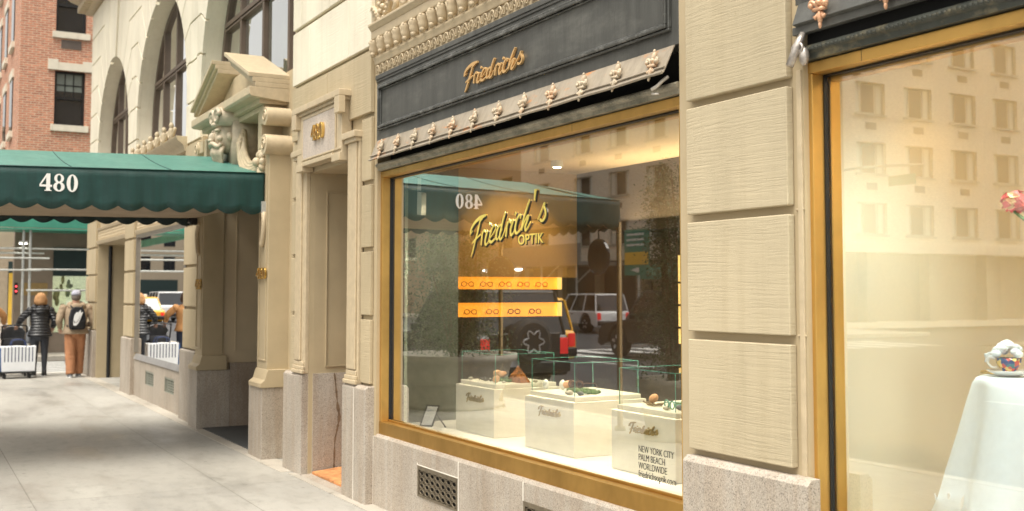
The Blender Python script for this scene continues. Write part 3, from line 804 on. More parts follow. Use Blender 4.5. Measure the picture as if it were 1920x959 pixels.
while x < x1:
    for q in (0, 1):
        s = 1 if q else -1
        m.tube(crom([(x+0.02*s, 3.28, 3.86), (x+0.10*s, 3.26, 3.92), (x+0.18*s, 3.25, 3.99), (x+0.25*s, 3.26, 3.95), (x+0.22*s, 3.27, 3.90), (x+0.17*s, 3.28, 3.92)], 4), [0.028, 0.03, 0.03, 0.028]+[0.024]*14+[0.02]*3, 7)
        for g in range(5): m.ball((x+(0.05+0.03*g)*s, 3.24, 3.87+0.03*g), (0.02, 0.02, 0.016), 6, 5)
    for g in range(6): m.ball((x+random.uniform(-.05, .05), 3.24, 3.87+g*0.03), 0.024, 7, 6)
    m.tube([(x, 3.28, 3.84), (x, 3.27, 4.02), (x, 3.28, 4.12)], [0.03, 0.02, 0.035], 8)
    x += 0.62
m.build('pierced_cresting', STONE_T, co, smooth=True)
m = MB(); m.box(x0+0.10, x0+0.30, 3.40, 3.46, 3.84, 5.0); m.build('window_jamb', STONE_S, co)

# --- left half: piers, arcade
def small_pier(x0, x1, name='pier'):
    mb = MB(); mb.box(x0, x1, 3.272, 3.9, 0, 3.70); o = mb.build(name, STONE_S, B)
    b_ = MB(); blocks(b_, x0+0.0, x1-0.07, 0.9, 3.66, yb=3.2715); b_.build('stone_blocks', STONE_LOW, o, bevel=0.006)
    g = MB(); g.prism([(3.205, 0), (3.40, 0), (3.40, 0.93), (3.222, 0.93), (3.205, 0.912)], 'X', x0-0.06, x1-0.03); g.build('granite_base', GRAN, o, bevel=0.006)
    return o
p_c = small_pier(-24.05, -22.76); p_b = small_pier(-19.50, -18.60); p_a = small_pier(-14.90, -14.07)
# entrance bay at the corner
m = MB(); m.box(-22.9, -22.80, 3.30, 5.2, 0.93, 2.63); ea = m.build('entry_wall', STONE_S, B)
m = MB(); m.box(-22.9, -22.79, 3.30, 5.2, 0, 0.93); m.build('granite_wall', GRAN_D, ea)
m = MB(); m.tube([(-22.74, 3.50, 0), (-22.74, 3.50, 2.6)], 0.035, 10); m.build('drain_pipe', BLKM, ea)
m = MB()
for z in (1.48, 2.03): m.box(-22.802, -22.785, 3.30, 5.2, z-0.012, z+0.012)
m.build('joint', BLKM, ea)
m = MB(); m.box(-22.8, -19.5, 4.4, 4.5, 0, 2.7); m.build('entry_door', BLKM, ea)
def bay_top(x0, x1):
    mb = MB()
    mb.box(x0, x1, 3.30, 3.9, 2.63, 3.60)
    mb.prism([(3.255, 2.63), (3.32, 2.63), (3.32, 2.70), (3.235, 2.70), (3.235, 2.685)], 'X', x0, x1)
    mb.box(x0, x1, 3.27, 3.32, 2.70, 2.90)
    mb.prism([(3.25, 2.90), (3.32, 2.90), (3.32, 2.95), (3.235, 2.95)], 'X', x0, x1)
    mb.prism([(3.22, 3.60), (3.9, 3.60), (3.9, 3.80), (3.10, 3.80), (3.12, 3.74), (3.2, 3.68)], 'X', x0, x1)
    o = mb.build('bay_lintel', STONE_T, B, bevel=0.004)
    q = MB(); x = x0+0.05
    while x < x1-0.03:
        for j in range(3): q.ball((x, 3.268, 2.74+0.055*j), (0.022, 0.012, 0.02), 6, 5)
        q.tube([(x+0.035, 3.268, 2.715), (x+0.035, 3.268, 2.885)], 0.007, 5)
        x += 0.07
    q.build('lattice_frieze', STONE_T, o)
    p = MB(); x = x0+0.2
    while x < x1-0.1:
        p.tube([(x, 3.15, 3.80), (x, 3.14, 3.87), (x, 3.14, 3.93), (x, 3.14, 3.98)], [0.05, 0.03, 0.045, 0.02], 8)
        p.ball((x, 3.14, 4.00), (0.035, 0.035, 0.05), 8, 6)
        for s in (-1, 1):
            p.tube(crom([(x+0.05*s, 3.15, 3.83), (x+0.14*s, 3.14, 3.86), (x+0.2*s, 3.15, 3.94), (x+0.12*s, 3.14, 3.92)], 4), [0.022]*13, 6)
        x += 0.50
    p.build('cresting', STONE_T, o, smooth=True)
    return o
bay_top(-22.80, -19.50); bay_top(-18.60, -14.90)
# the smaller shop window further left
m = MB(); xa, xb = -18.60, -14.90
m.box(xa, xb, 3.258, 3.40, 2.575, 2.63); m.box(xa, xa+0.05, 3.258, 3.40, 0.70, 2.575); m.box(xb-0.05, xb, 3.258, 3.40, 0.7, 2.575)
w3 = m.build('display_window', plain('dull_bronze', (0.26, 0.23, 0.19), 0.4, 0.5), B, bevel=0.004)
m = MB(); m.prism([(3.25, 0.60), (3.40, 0.60), (3.40, 0.70), (3.285, 0.685)], 'X', xa, xb); m.build('sill', plain('steel_sill', (0.5, 0.5, 0.5), 0.3, 0.6), w3)
m = MB(); m.add([(xa+0.05, 3.292, 0.68), (xb-0.05, 3.292, 0.68), (xb-0.05, 3.292, 2.58), (xa+0.05, 3.292, 2.58)], [(0, 1, 2, 3)]); m.build('glass', glass('far_shop_glass', 6.5, (0.75, 0.78, 0.76), 0.05), w3)
m = MB()
pts = [(xa+0.05+i*0.03, 3.62+0.022*math.sin(i*1.3)+0.01*math.sin(i*2.9)) for i in range(int((xb-xa-0.1)/0.03))]
for i in range(len(pts)-1): m.add([(pts[i][0], pts[i][1], 1.98), (pts[i+1][0], pts[i+1][1], 1.98), (pts[i+1][0], pts[i+1][1], 2.62), (pts[i][0], pts[i][1], 2.62)], [(0, 1, 2, 3)])
m.build('curtain', plain('cream_curtain', (0.72, 0.72, 0.60), 0.9), w3, smooth=True)
m = MB(); m.box(xa, xb, 4.4, 4.45, 0.3, 2.7); m.box(xa, xb, 3.4, 4.4, 0.3, 0.62); m.box(xa, xb, 3.4, 4.4, 2.65, 2.7); m.box(xa, xa+.02, 3.41, 4.4, .62, 2.65); m.box(xb-.02, xb, 3.41, 4.4, .62, 2.65); m.build('shop_interior', plain('dim_interior', (0.12, 0.12, 0.11), 0.8), w3)
base_wall(-18.66, -14.90, [(-17.66, -17.0, 0.25, 0.47), (-16.2, -15.56, 0.25, 0.47)], yf=3.27, zt=0.60)
vent(-17.66, -17.0, 0.25, 0.47, 5, 4, 3.275, plain('grey_grille', (0.28, 0.29, 0.24), 0.5, 0.3)); vent(-16.2, -15.56, 0.25, 0.47, 5, 4, 3.275, MATS['grey_grille'])

# arcade wall: three arches above z = 3.70
ZS = 4.33
ARCH = [(-21.25, 1.75), (-16.87, 1.88), (-12.20, 1.97)]
def arch_wall(mb, xc, Rr, xl, xr, zt, yf, yb, n=40):
    inn = [(xc+Rr, 3.70)]+[(xc+Rr, 3.70+(ZS-3.70)*0.5)]+arc(xc, ZS, Rr, 0, 180, n)+[(xc-Rr, 3.70+(ZS-3.70)*0.5), (xc-Rr, 3.70)]
    out = []
    for (x, z) in inn:
        if z <= ZS: out.append((xr if x > xc else xl, z)); continue
        dx, dz = x-xc, z-ZS
        s = min(((xr-xc)/dx if dx > 1e-6 else (xl-xc)/dx if dx < -1e-6 else 1e9), (zt-ZS)/dz if dz > 1e-6 else 1e9)
        out.append((xc+dx*s, ZS+dz*s))
    k = len(inn)
    vs = [(x, yf, z) for x, z in inn]+[(x, yf, z) for x, z in out]+[(x, yb, z) for x, z in inn]
    fs = [(i, i+1, k+i+1, k+i) for i in range(k-1)]+[(i, 2*k+i, 2*k+i+1, i+1) for i in range(k-1)]
    # corner fillers
    for cx_ in (xl, xr):
        js = [i for i in range(k-1) if (abs(out[i][0]-cx_) < 1e-5) != (abs(out[i+1][0]-cx_) < 1e-5) and out[i][1] > ZS]
        for j in js:
            vs.append((cx_, yf, zt)); fs.append((k+j, k+j+1, len(vs)-1))
    mb.add(vs, fs)
m = MB(); ZT = 9.0
arch_wall(m, *ARCH[0], -24.05, -19.06, ZT, 3.300, 3.60)
arch_wall(m, *ARCH[1], -19.06, -14.60, ZT, 3.300, 3.60)
arch_wall(m, *ARCH[2], -14.60, -10.20, ZT, 3.300, 3.60)
m.box(-24.05, -23.0, 3.286, 3.9, 3.70, 3.72)
m.add([(-24.05, 3.285, 3.7), (-24.05, 8, 3.7), (-24.05, 8, 9), (-24.05, 3.285, 9)], [(0, 1, 2, 3)])
aw = m.build('arcade_wall', STONE_UP, B)
m = MB(); m.box(-24.05, -10, 8.0, 8.2, 0, 9.0); m.box(-24.05, 3, 3.28, 8.2, 9.0, 13.0); m.build('upper_wall', STONE_UP, B)
# voussoirs: the raised stones with grooves between them
m = MB()
def course(xc, Rr, side, k, zk):
    # polyline from the arch out to the middle of the pier, for joint k
    if zk <= ZS+0.02:
        return [(xc+side*Rr, zk)], True
    th = R((k)*13.0)
    if th > R(86): return None, False
    pr = (xc+side*Rr*math.cos(th), ZS+Rr*math.sin(th))
    zz = max(zk, pr[1]+0.02)
    r = (zz-ZS)/math.sin(th)
    return [pr, (xc+side*r*math.cos(th), zz)], True
def cells(xc, Rr, side, xm):
    pts = []
    K = 0
    for i, z in enumerate(ZJ[5:]+[7.52]):
        if z <= ZS+0.02: pts.append(([(xc+side*Rr, z)], z, 0)); continue
        K += 1
        th = R(K*13.0)
        if K > 6: break
        pr = (xc+side*Rr*math.cos(th), ZS+Rr*math.sin(th))
        r = max((z-ZS)/math.sin(th), Rr+0.12)
        xo = xc+side*r*math.cos(th); zo = ZS+r*math.sin(th)
        if side*(xo-xm) > 0:
            r = abs(xm-xc)/math.cos(th)*0.985; xo = xc+side*r*math.cos(th); zo = ZS+r*math.sin(th)
        pts.append(([pr, (xo, zo)], zo, th))
    for i in range(len(pts)-1):
        (a, za, ta), (b, zb, tb_) = pts[i], pts[i+1]
        gz = 0.026
        inner = []
        if tb_ > 0:
            t0 = ta+ (0.008 if ta else 0)
            for q in range(7):
                t = t0+(tb_-0.006-t0)*q/6
                inner.append((xc+side*Rr*math.cos(t), ZS+Rr*math.sin(t)))
            if ta == 0: inner.insert(0, (xc+side*Rr, za+gz))
        else: inner = [(xc+side*Rr, za+gz), (xc+side*Rr, zb-0.002)]
        low = [(xm, za+gz)]+([(p[0], p[1]+gz) for p in reversed(a[1:])])
        upq = [(p[0], p[1]-0.002) for p in b[1:]]+[(xm, zb-0.002)]
        poly = low+inner+upq
        # drop duplicates
        pl = []
        for p in poly:
            if not pl or math.hypot(p[0]-pl[-1][0], p[1]-pl[-1][1]) > 0.004: pl.append(p)
        m.prism(pl, 'Y', 3.25, 3.2995)
g_ = 0.004
cells(*ARCH[0], -1, -24.05); cells(*ARCH[0], 1, -19.28-g_); 
cells(*ARCH[1], -1, -18.90+g_) ; cells(*ARCH[1], 1, -14.78-g_); cells(*ARCH[2], -1, -14.42+g_)
for x0_, x1_ in ((-19.28, -18.90), (-14.78, -14.42)):
    for a, b in zip(ZJ[5:-1], ZJ[6:]): m.box(x0_+g_, x1_-g_, 3.25, 3.2845, a+0.026, b-0.002)
# keystones
for xc, Rr in ARCH:
    ks = arc(xc, ZS, Rr, 81, 99, 6)
    m.prism(ks+[(xc-0.52, 7.45), (xc-0.4, 7.72), (xc, 7.82), (xc+0.4, 7.72), (xc+0.52, 7.45)], 'Y', 3.235, 3.2995)
m.build('voussoirs', STONE_UP, aw, bevel=0.004)
# belt course
m = MB(); m.prism([(3.2, 7.60), (3.4, 7.60), (3.4, 8.0), (2.75, 8.0), (2.75, 7.93), (2.85, 7.85), (3.0, 7.80), (3.0, 7.70)], 'X', -24.45, -10)
x = -24.4
while x < -18: m.box(x, x+0.09, 2.98, 3.2, 7.62, 7.74); x += 0.17
m.build('belt_course', STONE_T, aw, bevel=0.006)
# arched windows
def arched_window(xc, Rr, ztr, nm=4):
    w = MB(); r = Rr-0.02; y0, y1 = 3.50, 3.57
    outer = [(xc+r, 3.8)]+arc(xc, ZS, r, 0, 180, 28)+[(xc-r, 3.8)]
    inner = [(xc+r-0.09, 3.8)]+arc(xc, ZS, r-0.09, 0, 180, 28)+[(xc-r+0.09, 3.8)]
    k = len(outer)
    vs = [(x, y0, z) for x, z in outer]+[(x, y0, z) for x, z in inner]+[(x, y1, z) for x, z in inner]
    w.add(vs, [(i, i+1, k+i+1, k+i) for i in range(k-1)]+[(k+i, k+i+1, 2*k+i+1, 2*k+i) for i in range(k-1)])
    for i in range(1, nm):
        x = xc-r+2*r*i/nm; h = math.sqrt(max(0, (r-0.05)**2-(x-xc)**2))
        w.box(x-0.035, x+0.035, y0-0.004, y1-0.01, 3.80, ZS+h)
    hh = math.sqrt((r-0.05)**2-(ztr-ZS)**2)
    w.box(xc-hh, xc+hh, y0-0.012, y1-0.01, ztr-0.03, ztr+0.03); w.box(xc-hh, xc+hh, y0-0.008, y1-0.01, ztr-0.075, ztr-0.05)
    w.box(xc-r, xc+r, y0-0.006, y1, 3.78, 3.98)
    o = w.build('arched_window', WFRAME, B, bevel=0.004)
    g = MB(); pl = [(xc+r-0.05, 3.8)]+arc(xc, ZS, r-0.05, 0, 180, 28)+[(xc-r+0.05, 3.8)]
    g.add([(x, 3.545, z) for x, z in pl], [tuple(range(len(pl)))]); g.build('glass', GLASS2, o)
    c = MB(); n_ = int((2*r)/0.06)
    P_ = [(xc-r+i*0.06, 3.68+0.02*math.sin(i*1.9)+0.012*math.sin(i*0.7)) for i in range(n_+1)]
    for i in range(n_):
        h = math.sqrt(max(0.0, r*r-(P_[i][0]-xc)**2)); h2 = math.sqrt(max(0.0, r*r-(P_[i+1][0]-xc)**2))
        c.add([(P_[i][0], P_[i][1], 3.8), (P_[i+1][0], P_[i+1][1], 3.8), (P_[i+1][0], P_[i+1][1], ZS+h2), (P_[i][0], P_[i][1], ZS+h)], [(0, 1, 2, 3)])
    c.build('blind', CURT, o, smooth=True)
    return o
for (xc, Rr), zt_ in zip(ARCH, (5.12, 5.12, 5.12)): arched_window(xc, Rr, zt_)

# --- canopied door: recessed bay, pilasters, pediment
m = MB(); m.box(-14.07, -13.72, 3.42, 3.9, 0, 3.8); m.box(-11.25, -10.2, 3.42, 3.9, 0, 3.8); m.box(-14.6, -10.2, 3.421, 3.9, 2.86, 4.0)
dbay = m.build('door_bay', STONE_S, B)
m = MB()
for x0_, x1_ in ((-14.02, -13.66), (-11.22, -10.86)):
    m.box(x0_, x1_, 3.20, 3.46, 0.80, 3.18)
    m.box(x0_+0.05, x1_-0.05, 3.19, 3.20, 0.98, 1.0); m.box(x0_+0.05, x0_+0.065, 3.191, 3.20, 1.0, 3.0); m.box(x1_-0.065, x1_-0.05, 3.191, 3.20, 1.0, 3.0)
    m.prism([(3.12, 0.72), (3.5, 0.72), (3.5, 0.90), (3.195, 0.90), (3.18, 0.86), (3.165, 0.80), (3.12, 0.765)], 'X', x0_-0.02, x1_+0.055)
    pil = m.build('pilaster', STONE_S, dbay, bevel=0.008); m = MB()
m = MB()
for x0_, x1_ in ((-14.08, -13.64), (-11.30, -10.82)): m = MB(); m.box(x0_, x1_, 3.14, 3.55, 0, 0.72); m.build('granite_base', GRAN, dbay, bevel=0.006)
m = MB()
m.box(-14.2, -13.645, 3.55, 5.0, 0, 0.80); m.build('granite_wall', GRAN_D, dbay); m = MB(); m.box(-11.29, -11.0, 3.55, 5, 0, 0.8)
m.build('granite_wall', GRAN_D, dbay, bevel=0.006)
m = MB(); m.box(-14.2, -13.70, 3.46, 5.5, 0.80, 2.9); m.box(-11.26, -11.0, 3.46, 5.5, 0.8, 2.9); m.box(-13.7, -11.26, 3.46, 5.5, 2.86, 2.95)
m.box(-13.702, -13.685, 3.62, 5.0, 0.95, 0.96); m.box(-13.702, -13.685, 3.62, 3.632, 0.96, 2.8)
m.build('recess_wall', plain('recess_bounce_stone', (0.60, 0.49, 0.33), 0.5, var=0.05, vs_=3), dbay)  # smooth stone made paler here, bounced light put into its colour
m = MB(); m.box(-13.7, -11.26, 5.2, 5.3, 0, 2.9); dd = m.build('door', BLKM, dbay)
m = MB(); m.box(-13.66, -11.30, 3.22, 5.2, 0.005, 0.014); m.build('threshold_mat', plain('slate_mat', (0.07, 0.075, 0.075), 0.6), dbay)
m = MB(); m.box(-13.69, -13.675, 4.05, 4.12, 1.62, 1.86); m.build('intercom', BLKM, dbay)
m = MB(); digits(m, '480', lambda u, v: (-11.20+u*0.165, 3.19, 1.82+v*0.115), (0, -1, 0), 0.022); m.build('house_number', GOLD, dbay, bevel=0.001); m = MB(); digits(m, '480', lambda u, v: (-13.98+u*0.155, 3.19, 1.72+v*0.13), (0, -1, 0), 0.015)
m.build('house_number', GOLD, dbay, bevel=0.001)
# consoles: scrolls carved on the front, running back to the wall
m = MB()
for sgn, xe in ((1, -10.86), (-1, -14.02)):
    cx_ = xe-0.02*sgn
    m.prism([(cx_+math.cos(a*PI/12)*0.105, 3.20+math.sin(a*PI/12)*0.105) for a in range(24)], 'Y', 3.14, 3.45)
    m.prism([(cx_-0.04*sgn+math.cos(a*PI/12)*0.095, 3.50+math.sin(a*PI/12)*0.095) for a in range(24)], 'Y', 3.16, 3.45)
    a, b = sorted((cx_-0.30*sgn, cx_-0.04*sgn)); m.box(a, b, 3.18, 3.45, 3.44, 3.59)
    a, b = sorted((cx_-0.30*sgn, cx_+0.0*sgn)); m.box(a, b, 3.17, 3.45, 3.18, 3.30)
    a, b = sorted((cx_-0.42*sgn, cx_-0.28*sgn)); m.box(a, b, 3.20, 3.45, 3.10, 3.60)
    sp = [(cx_+math.cos(t)*0.07*(1-t/12), 3.135, 3.20+math.sin(t)*0.07*(1-t/12)) for t in [i*0.4 for i in range(24)]]
    m.tube(sp, 0.010, 5)
    sp = [(cx_-0.04*sgn+math.cos(t)*0.065*(1-t/12), 3.155, 3.50+math.sin(t)*0.065*(1-t/12)) for t in [i*0.4 for i in range(24)]]
    m.tube(sp, 0.010, 5)
    m.build('console', STONE_T, dbay, bevel=0.004); m = MB()
    m.tube(crom([(xe-0.18*sgn, 3.19, 2.55), (xe-0.10*sgn, 3.18, 2.45), (xe-0.12*sgn, 3.18, 2.28), (xe-0.18*sgn, 3.18, 2.16)], 4), [0.028]*13, 6)
    m.build('leaf_drop', STONE_T, dbay, smooth=True); m = MB()
# broken pediment
XL, XR, XM = -13.55, -10.92, -12.235
m = MB()
m.prism([(3.02, 3.70), (3.43, 3.66), (3.43, 3.80), (3.00, 3.80), (3.00, 3.72)], 'X', XL, XR)
m.box(XL+0.06, XR-0.06, 3.12, 3.43, 3.64, 3.70); m.box(XL+0.12, XR-0.12, 3.18, 3.43, 3.58, 3.64)
def rake(xa, za, xb, zb, tk, y0_, up=0.0):
    L = math.hypot(xb-xa, zb-za); nx, nz = -(zb-za)/L, (xb-xa)/L
    if nz < 0: nx, nz = -nx, -nz
    m.prism([(xa, za+up), (xb, zb+up), (xb, zb+up+tk), (xa, za+up+tk)], 'Y', y0_, 3.43)
for k, (tk, y0_, up_) in enumerate(((0.05, 3.06, 0.0), (0.05, 3.03, 0.05), (0.045, 2.985, 0.10))):
    rake(XL, 3.80, -12.50, 4.22, tk, y0_, up_); rake(XR, 3.80, -11.93, 4.20, tk, y0_, up_)
m.prism([(XL+0.15, 3.80), (XR-0.15, 3.80), (-11.9, 4.18), (-12.5, 4.18)], 'Y', 3.25, 3.43)
m.build('broken_pediment', STONE_T, dbay, bevel=0.005)
# bearded mask keystone with volutes
m = MB(); X0 = -12.22; Y0 = 3.10
m.box(X0-0.15, X0+0.15, 3.12, 3.45, 3.10, 3.60)
def E_(dx, dy, z, rx, ry, rz, s=12): m.ball((X0+dx, Y0+dy, z), (rx, ry, rz), s, 8)
E_(0, 0.0, 3.40, 0.105, 0.11, 0.155)              # head
E_(0, -0.115, 3.39, 0.024, 0.035, 0.05); E_(0, -0.13, 3.365, 0.03, 0.028, 0.02)   # nose
for s in (-1, 1):
    E_(0.045*s, -0.085, 3.455, 0.042, 0.028, 0.018); E_(0.05*s, -0.085, 3.43, 0.02, 0.016, 0.012); E_(0.06*s, -0.07, 3.38, 0.034, 0.03, 0.03)
    m.tube(crom([(X0, Y0-0.125, 3.335), (X0+0.04*s, Y0-0.12, 3.33), (X0+0.085*s, Y0-0.09, 3.30), (X0+0.10*s, Y0-0.07, 3.33)], 4), [0.022]*9+[0.016]*4, 7)
    for k in range(5):
        m.tube(crom([(X0+0.02*k*s, Y0-0.10+0.012*k, 3.30), (X0+(0.02*k+0.02)*s, Y0-0.11+0.01*k, 3.24), (X0+(0.02*k)*s, Y0-0.09+0.01*k, 3.17-0.01*k)], 4), [0.022]*5+[0.014]*4, 6)
    E_(0.11*s, 0.0, 3.40, 0.02, 0.03, 0.04)
    sp = [(X0+0.075*s+s*math.cos(t)*0.075*(1-t/13), Y0-0.10, 3.58+math.sin(t)*0.075*(1-t/13)) for t in [i*0.42 for i in range(26)]]
    m.tube(sp, [0.022-0.0005*i for i in range(26)], 7)
    m.prism([(X0+0.075*s+0.085*math.cos(a*PI/8), 3.58+0.085*math.sin(a*PI/8)) for a in range(16)], 'Y', Y0-0.09, 3.42)
E_(0, -0.12, 3.315, 0.03, 0.012, 0.01); E_(0, -0.08, 3.51, 0.06, 0.05, 0.03)
m.v = [(X0+(vx-X0)*1.45, Y0+(vy-Y0)*(1.35 if vy < Y0 else 1.0), 3.43+(vz-3.40)*1.22) for vx, vy, vz in m.v]
m.build('bearded_mask', plain('carved_stone', (0.48, 0.40, 0.29), 0.6, var=0.2, vs_=12, bmp=0.002), dbay, smooth=True)
m = MB()
for s in (1, -1):
    for k in range(4):
        P_ = [(X0+s*(0.20+0.02*k), 3.24-0.02*k, 3.50-0.05*k), (X0+s*0.34, 3.22-0.015*k, 3.24-0.035*k), (X0+s*0.66, 3.20-0.015*k, 3.07-0.035*k), (X0+s*0.95, 3.20, 3.08-0.03*k), (X0+s*1.10, 3.22, 3.14)]
        m.tube(crom(P_, 5), [0.035]*21, 7)
    for k in range(9):
        a = k*0.7; m.ball((X0+s*1.10+0.08*math.cos(a), 3.18, 3.04+0.09*math.sin(a)), (0.045, 0.04, 0.045), 8, 6)
    m.ball((X0+s*1.10, 3.14, 3.04), 0.05, 8, 6)
    m.tube([(X0+s*1.12, 3.19, 2.98), (X0+s*1.13, 3.185, 2.90), (X0+s*1.12, 3.19, 2.80)], [0.05, 0.055, 0.02], 8)
m.build('swag', STONE_T, dbay, smooth=True)
# corner plaque
m = MB(); m.box(-23.95, -23.62, 3.215, 3.242, 1.50, 1.98); m.box(-23.90, -23.67, 3.205, 3.216, 1.55, 1.70); m.box(-23.90, -23.67, 3.205, 3.216, 1.75, 1.93); m.build('plaque', STONE_T, B, bevel=0.004)
# rooms behind the big windows are the building's own
DKIN = plain('store_dark_wall', (0.075, 0.06, 0.045), 0.7, var=0.15)
PEACHC = plain('store_ceiling', (0.78, 0.66, 0.47), 0.8, var=0.02)
m = MB(); XW = -8.57
m.box(XW-0.02, XW, 3.45, 5.7, 0.2, 1.463); m.box(XW-0.02, XW, 3.45, 5.7, 1.59, 1.71); m.box(XW-0.02, XW, 5.30, 5.7, 1.463, 1.59); m.box(XW-0.02, XW, 5.30, 5.7, 1.71, 1.82)
m.box(XW, -3.5, 5.47, 5.7, 0.2, 2.79); m.box(XW, -3.5, 4.3, 5.47, 0.1, 0.2); m.box(-3.95, -3.7, 3.62, 5.7, 0.2, 2.79)
store = m.build('store_wall', DKIN, B)
m = MB(); m.box(XW-0.02, XW, 3.45, 5.7, 1.8201, 2.79); m.build('upper_wall_glow', plain('amber_glow_wall', (0.50, 0.34, 0.14), 0.7, var=0.04), store)  # same wall, ochre here and dark below: lamp falloff put into colour
m = MB(); m.box(-8.57, -3.7, 3.42, 5.7, 2.79, 2.85); m.build('store_ceiling', PEACHC, store)
AMB = plain('amber_niche', (0.9, 0.55, 0.15), 0.6, emit=(1.0, 0.30, 0.018), es=1.25)
m = MB(); m.box(XW-0.04, XW-0.021, 3.62, 5.30, 1.44, 1.84); m.build('lit_niche', AMB, store)
NE = plain('amber_end', (0.95, 0.75, 0.4), 0.6, emit=(1.0, 0.55, 0.12), es=1.0)
for za, zb in ((1.463, 1.59), (1.71, 1.82)): m = MB(); m.box(XW+0.0005, XW+0.003, 5.25, 5.30, za, zb); m.build('niche_end', NE, store)
m = MB(); m.box(-6.98, -6.45, 5.42, 5.469, 1.27, 1.98); m.build('lit_cabinet', plain('amber_cabinet', (0.9, 0.7, 0.3), 0.6, emit=(1.0, 0.62, 0.18), es=0.8), store)
m = MB()
for z in (1.40, 1.58, 1.76): m.box(-6.98, -6.45, 5.38, 5.419, z-0.008, z+0.008)
m.build('cabinet_shelf', BLKM, store)
m = MB(); m.box(-7.862, -7.84, 3.40, 3.87, 0.665, 2.90); sp_ = m.build('side_panel', plain('frosted_grey_panel', (0.13, 0.14, 0.11), 0.6, var=0.03), B)
m = MB(); m.box(-7.84, -7.836, 3.40, 3.425, 0.667, 2.60); m.build('panel_edge', plain('mint_edge', (0.62, 0.72, 0.58), 0.4), sp_)
m = MB(); m.box(-7.84, -4.19, 3.395, 4.35, 0.60, 0.666); m.build('display_platform', CREAM_F, B)
m = MB(); m.box(-7.6, -7.54, 3.40, 3.404, 2.46, 2.56); m.prism([(-7.61, 2.28), (-7.53, 2.27), (-7.525, 2.44), (-7.60, 2.455)], 'Y', 3.40, 3.44); m.build('sensor_box', plain('ivory_plastic', (0.7, 0.68, 0.55), 0.4), win1)

# room of the right hand window: one cream wall sweeping round, turned white to tan by added spots
m = MB()
back = [(-3.345, 3.40)]+[(-3.345, 3.9), (-3.34, 4.2)]+[(-2.84-0.5*math.cos(R(a)), 4.4+0.5*math.sin(R(a))) for a in range(0, 91, 10)]+[(0.6, 4.9)]
for i in range(len(back)-1):
    a, b = back[i], back[i+1]
    m.add([(a[0], a[1], 0.6), (b[0], b[1], 0.6), (b[0], b[1], 2.95), (a[0], a[1], 2.95)], [(0, 1, 2, 3)])
bk = m.build('curved_backdrop', plain('backdrop_cream', (0.74, 0.655, 0.49), 0.75, var=0.015), B, smooth=True)
m = MB(); m.box(-3.36, 0.6, 3.395, 5.0, 0.60, 0.664); m.build('display_platform', plain('tan_platform', (0.75, 0.58, 0.33), 0.6), B)
m = MB(); m.box(-3.36, 0.6, 3.395, 5.0, 2.90, 2.97); m.box(0.45, 0.6, 3.45, 5.0, 0.66, 2.9); m.build('display_ceiling', plain('ceiling_tan', (0.74, 0.66, 0.52), 0.8), bk)
# window lettering on the first window
GOLDL = plain('gold_leaf', (0.80, 0.66, 0.16), 0.4, 0.2, 0.1)
m = MB(); script_word(m, -6.665, 1.925, 0.93, 3.3795, 0.002, fat=0.62, tall=1.22, apostrophe=True, rise=0.12)
wl = m.build('window_lettering', GOLDL, win1)
m = MB(); script_word(m, -6.652, 1.915, 0.93, 3.3835, 0.001, fat=0.82, tall=1.22, apostrophe=True, rise=0.12); m.build('lettering_shadow', BLKM, win1)
text_mesh('OPTIK', 0.088, 'window_lettering', GOLDL, win1, lambda x, y, z: (-5.995+x, 3.381+z, 1.985+y), offset=0.001, spacing=1.05, sx=1.22)
text_mesh('OPTIK', 0.088, 'lettering_shadow', BLKM, win1, lambda x, y, z: (-5.989+x, 3.3838+z*0.3, 1.980+y), offset=0.003, spacing=1.05, sx=1.22)
for k, (tx, sz) in enumerate((('NEW YORK CITY', 0.050), ('PALM BEACH', 0.050), ('WORLDWIDE', 0.050), ('friedrichsoptik.com', 0.052))):
    text_mesh(tx, sz, 'window_lettering', BLKM, win1, lambda x, y, z, k=k: (-4.705+x, 3.3815+z, 0.845-k*0.0435+y), offset=-0.0005, sx=0.78)
# lamps recessed in the display ceilings, plus added fill spots in the right window
def downlight(x, y, z, tx, ty, tz, power, name, parent, col_=(1, 0.82, 0.58), size=0.12, spot=110):
    h = MB(); h.tube([(x, y, z), (x, y, z-0.05), (x, y, z-0.055)], [0.05, 0.055, 0.035], 14); o = h.build(name, WHITE, parent)
    e = MB(); e.tube([(x, y, z-0.0555), (x, y, z-0.058)], [0.034, 0.034], 14); e.build('lamp_glass', plain('lamp_glow', (1, .9, .7), 0.5, emit=(1.0, 0.80, 0.5), es=25) if 'lamp_glow' not in MATS else MATS['lamp_glow'], o)
    l = bpy.data.lights.new('lamp_light', 'SPOT'); l.energy = power; l.color = col_; l.spot_size = R(spot); l.spot_blend = 0.6; l.shadow_soft_size = size
    q = bpy.data.objects.new('lamp_light', l); col.objects.link(q); q.location = (x, y, z-0.10)
    q.rotation_euler = (Vector((tx, ty, tz))-Vector((x, y, z-0.10))).to_track_quat('-Z', 'Y').to_euler()
    return o
for x in (-7.3, -6.3, -5.3, -4.6): downlight(x, 3.60, 2.79, x, 3.75, 1.0, 150, 'ceiling_lamp_and_fill', store, (1, 0.86, 0.66))
downlight(-7.75, 4.75, 2.79, -8.57, 4.75, 2.0, 34, 'ceiling_lamp_and_fill', store, (1, 0.62, 0.20), 0.08, 75)
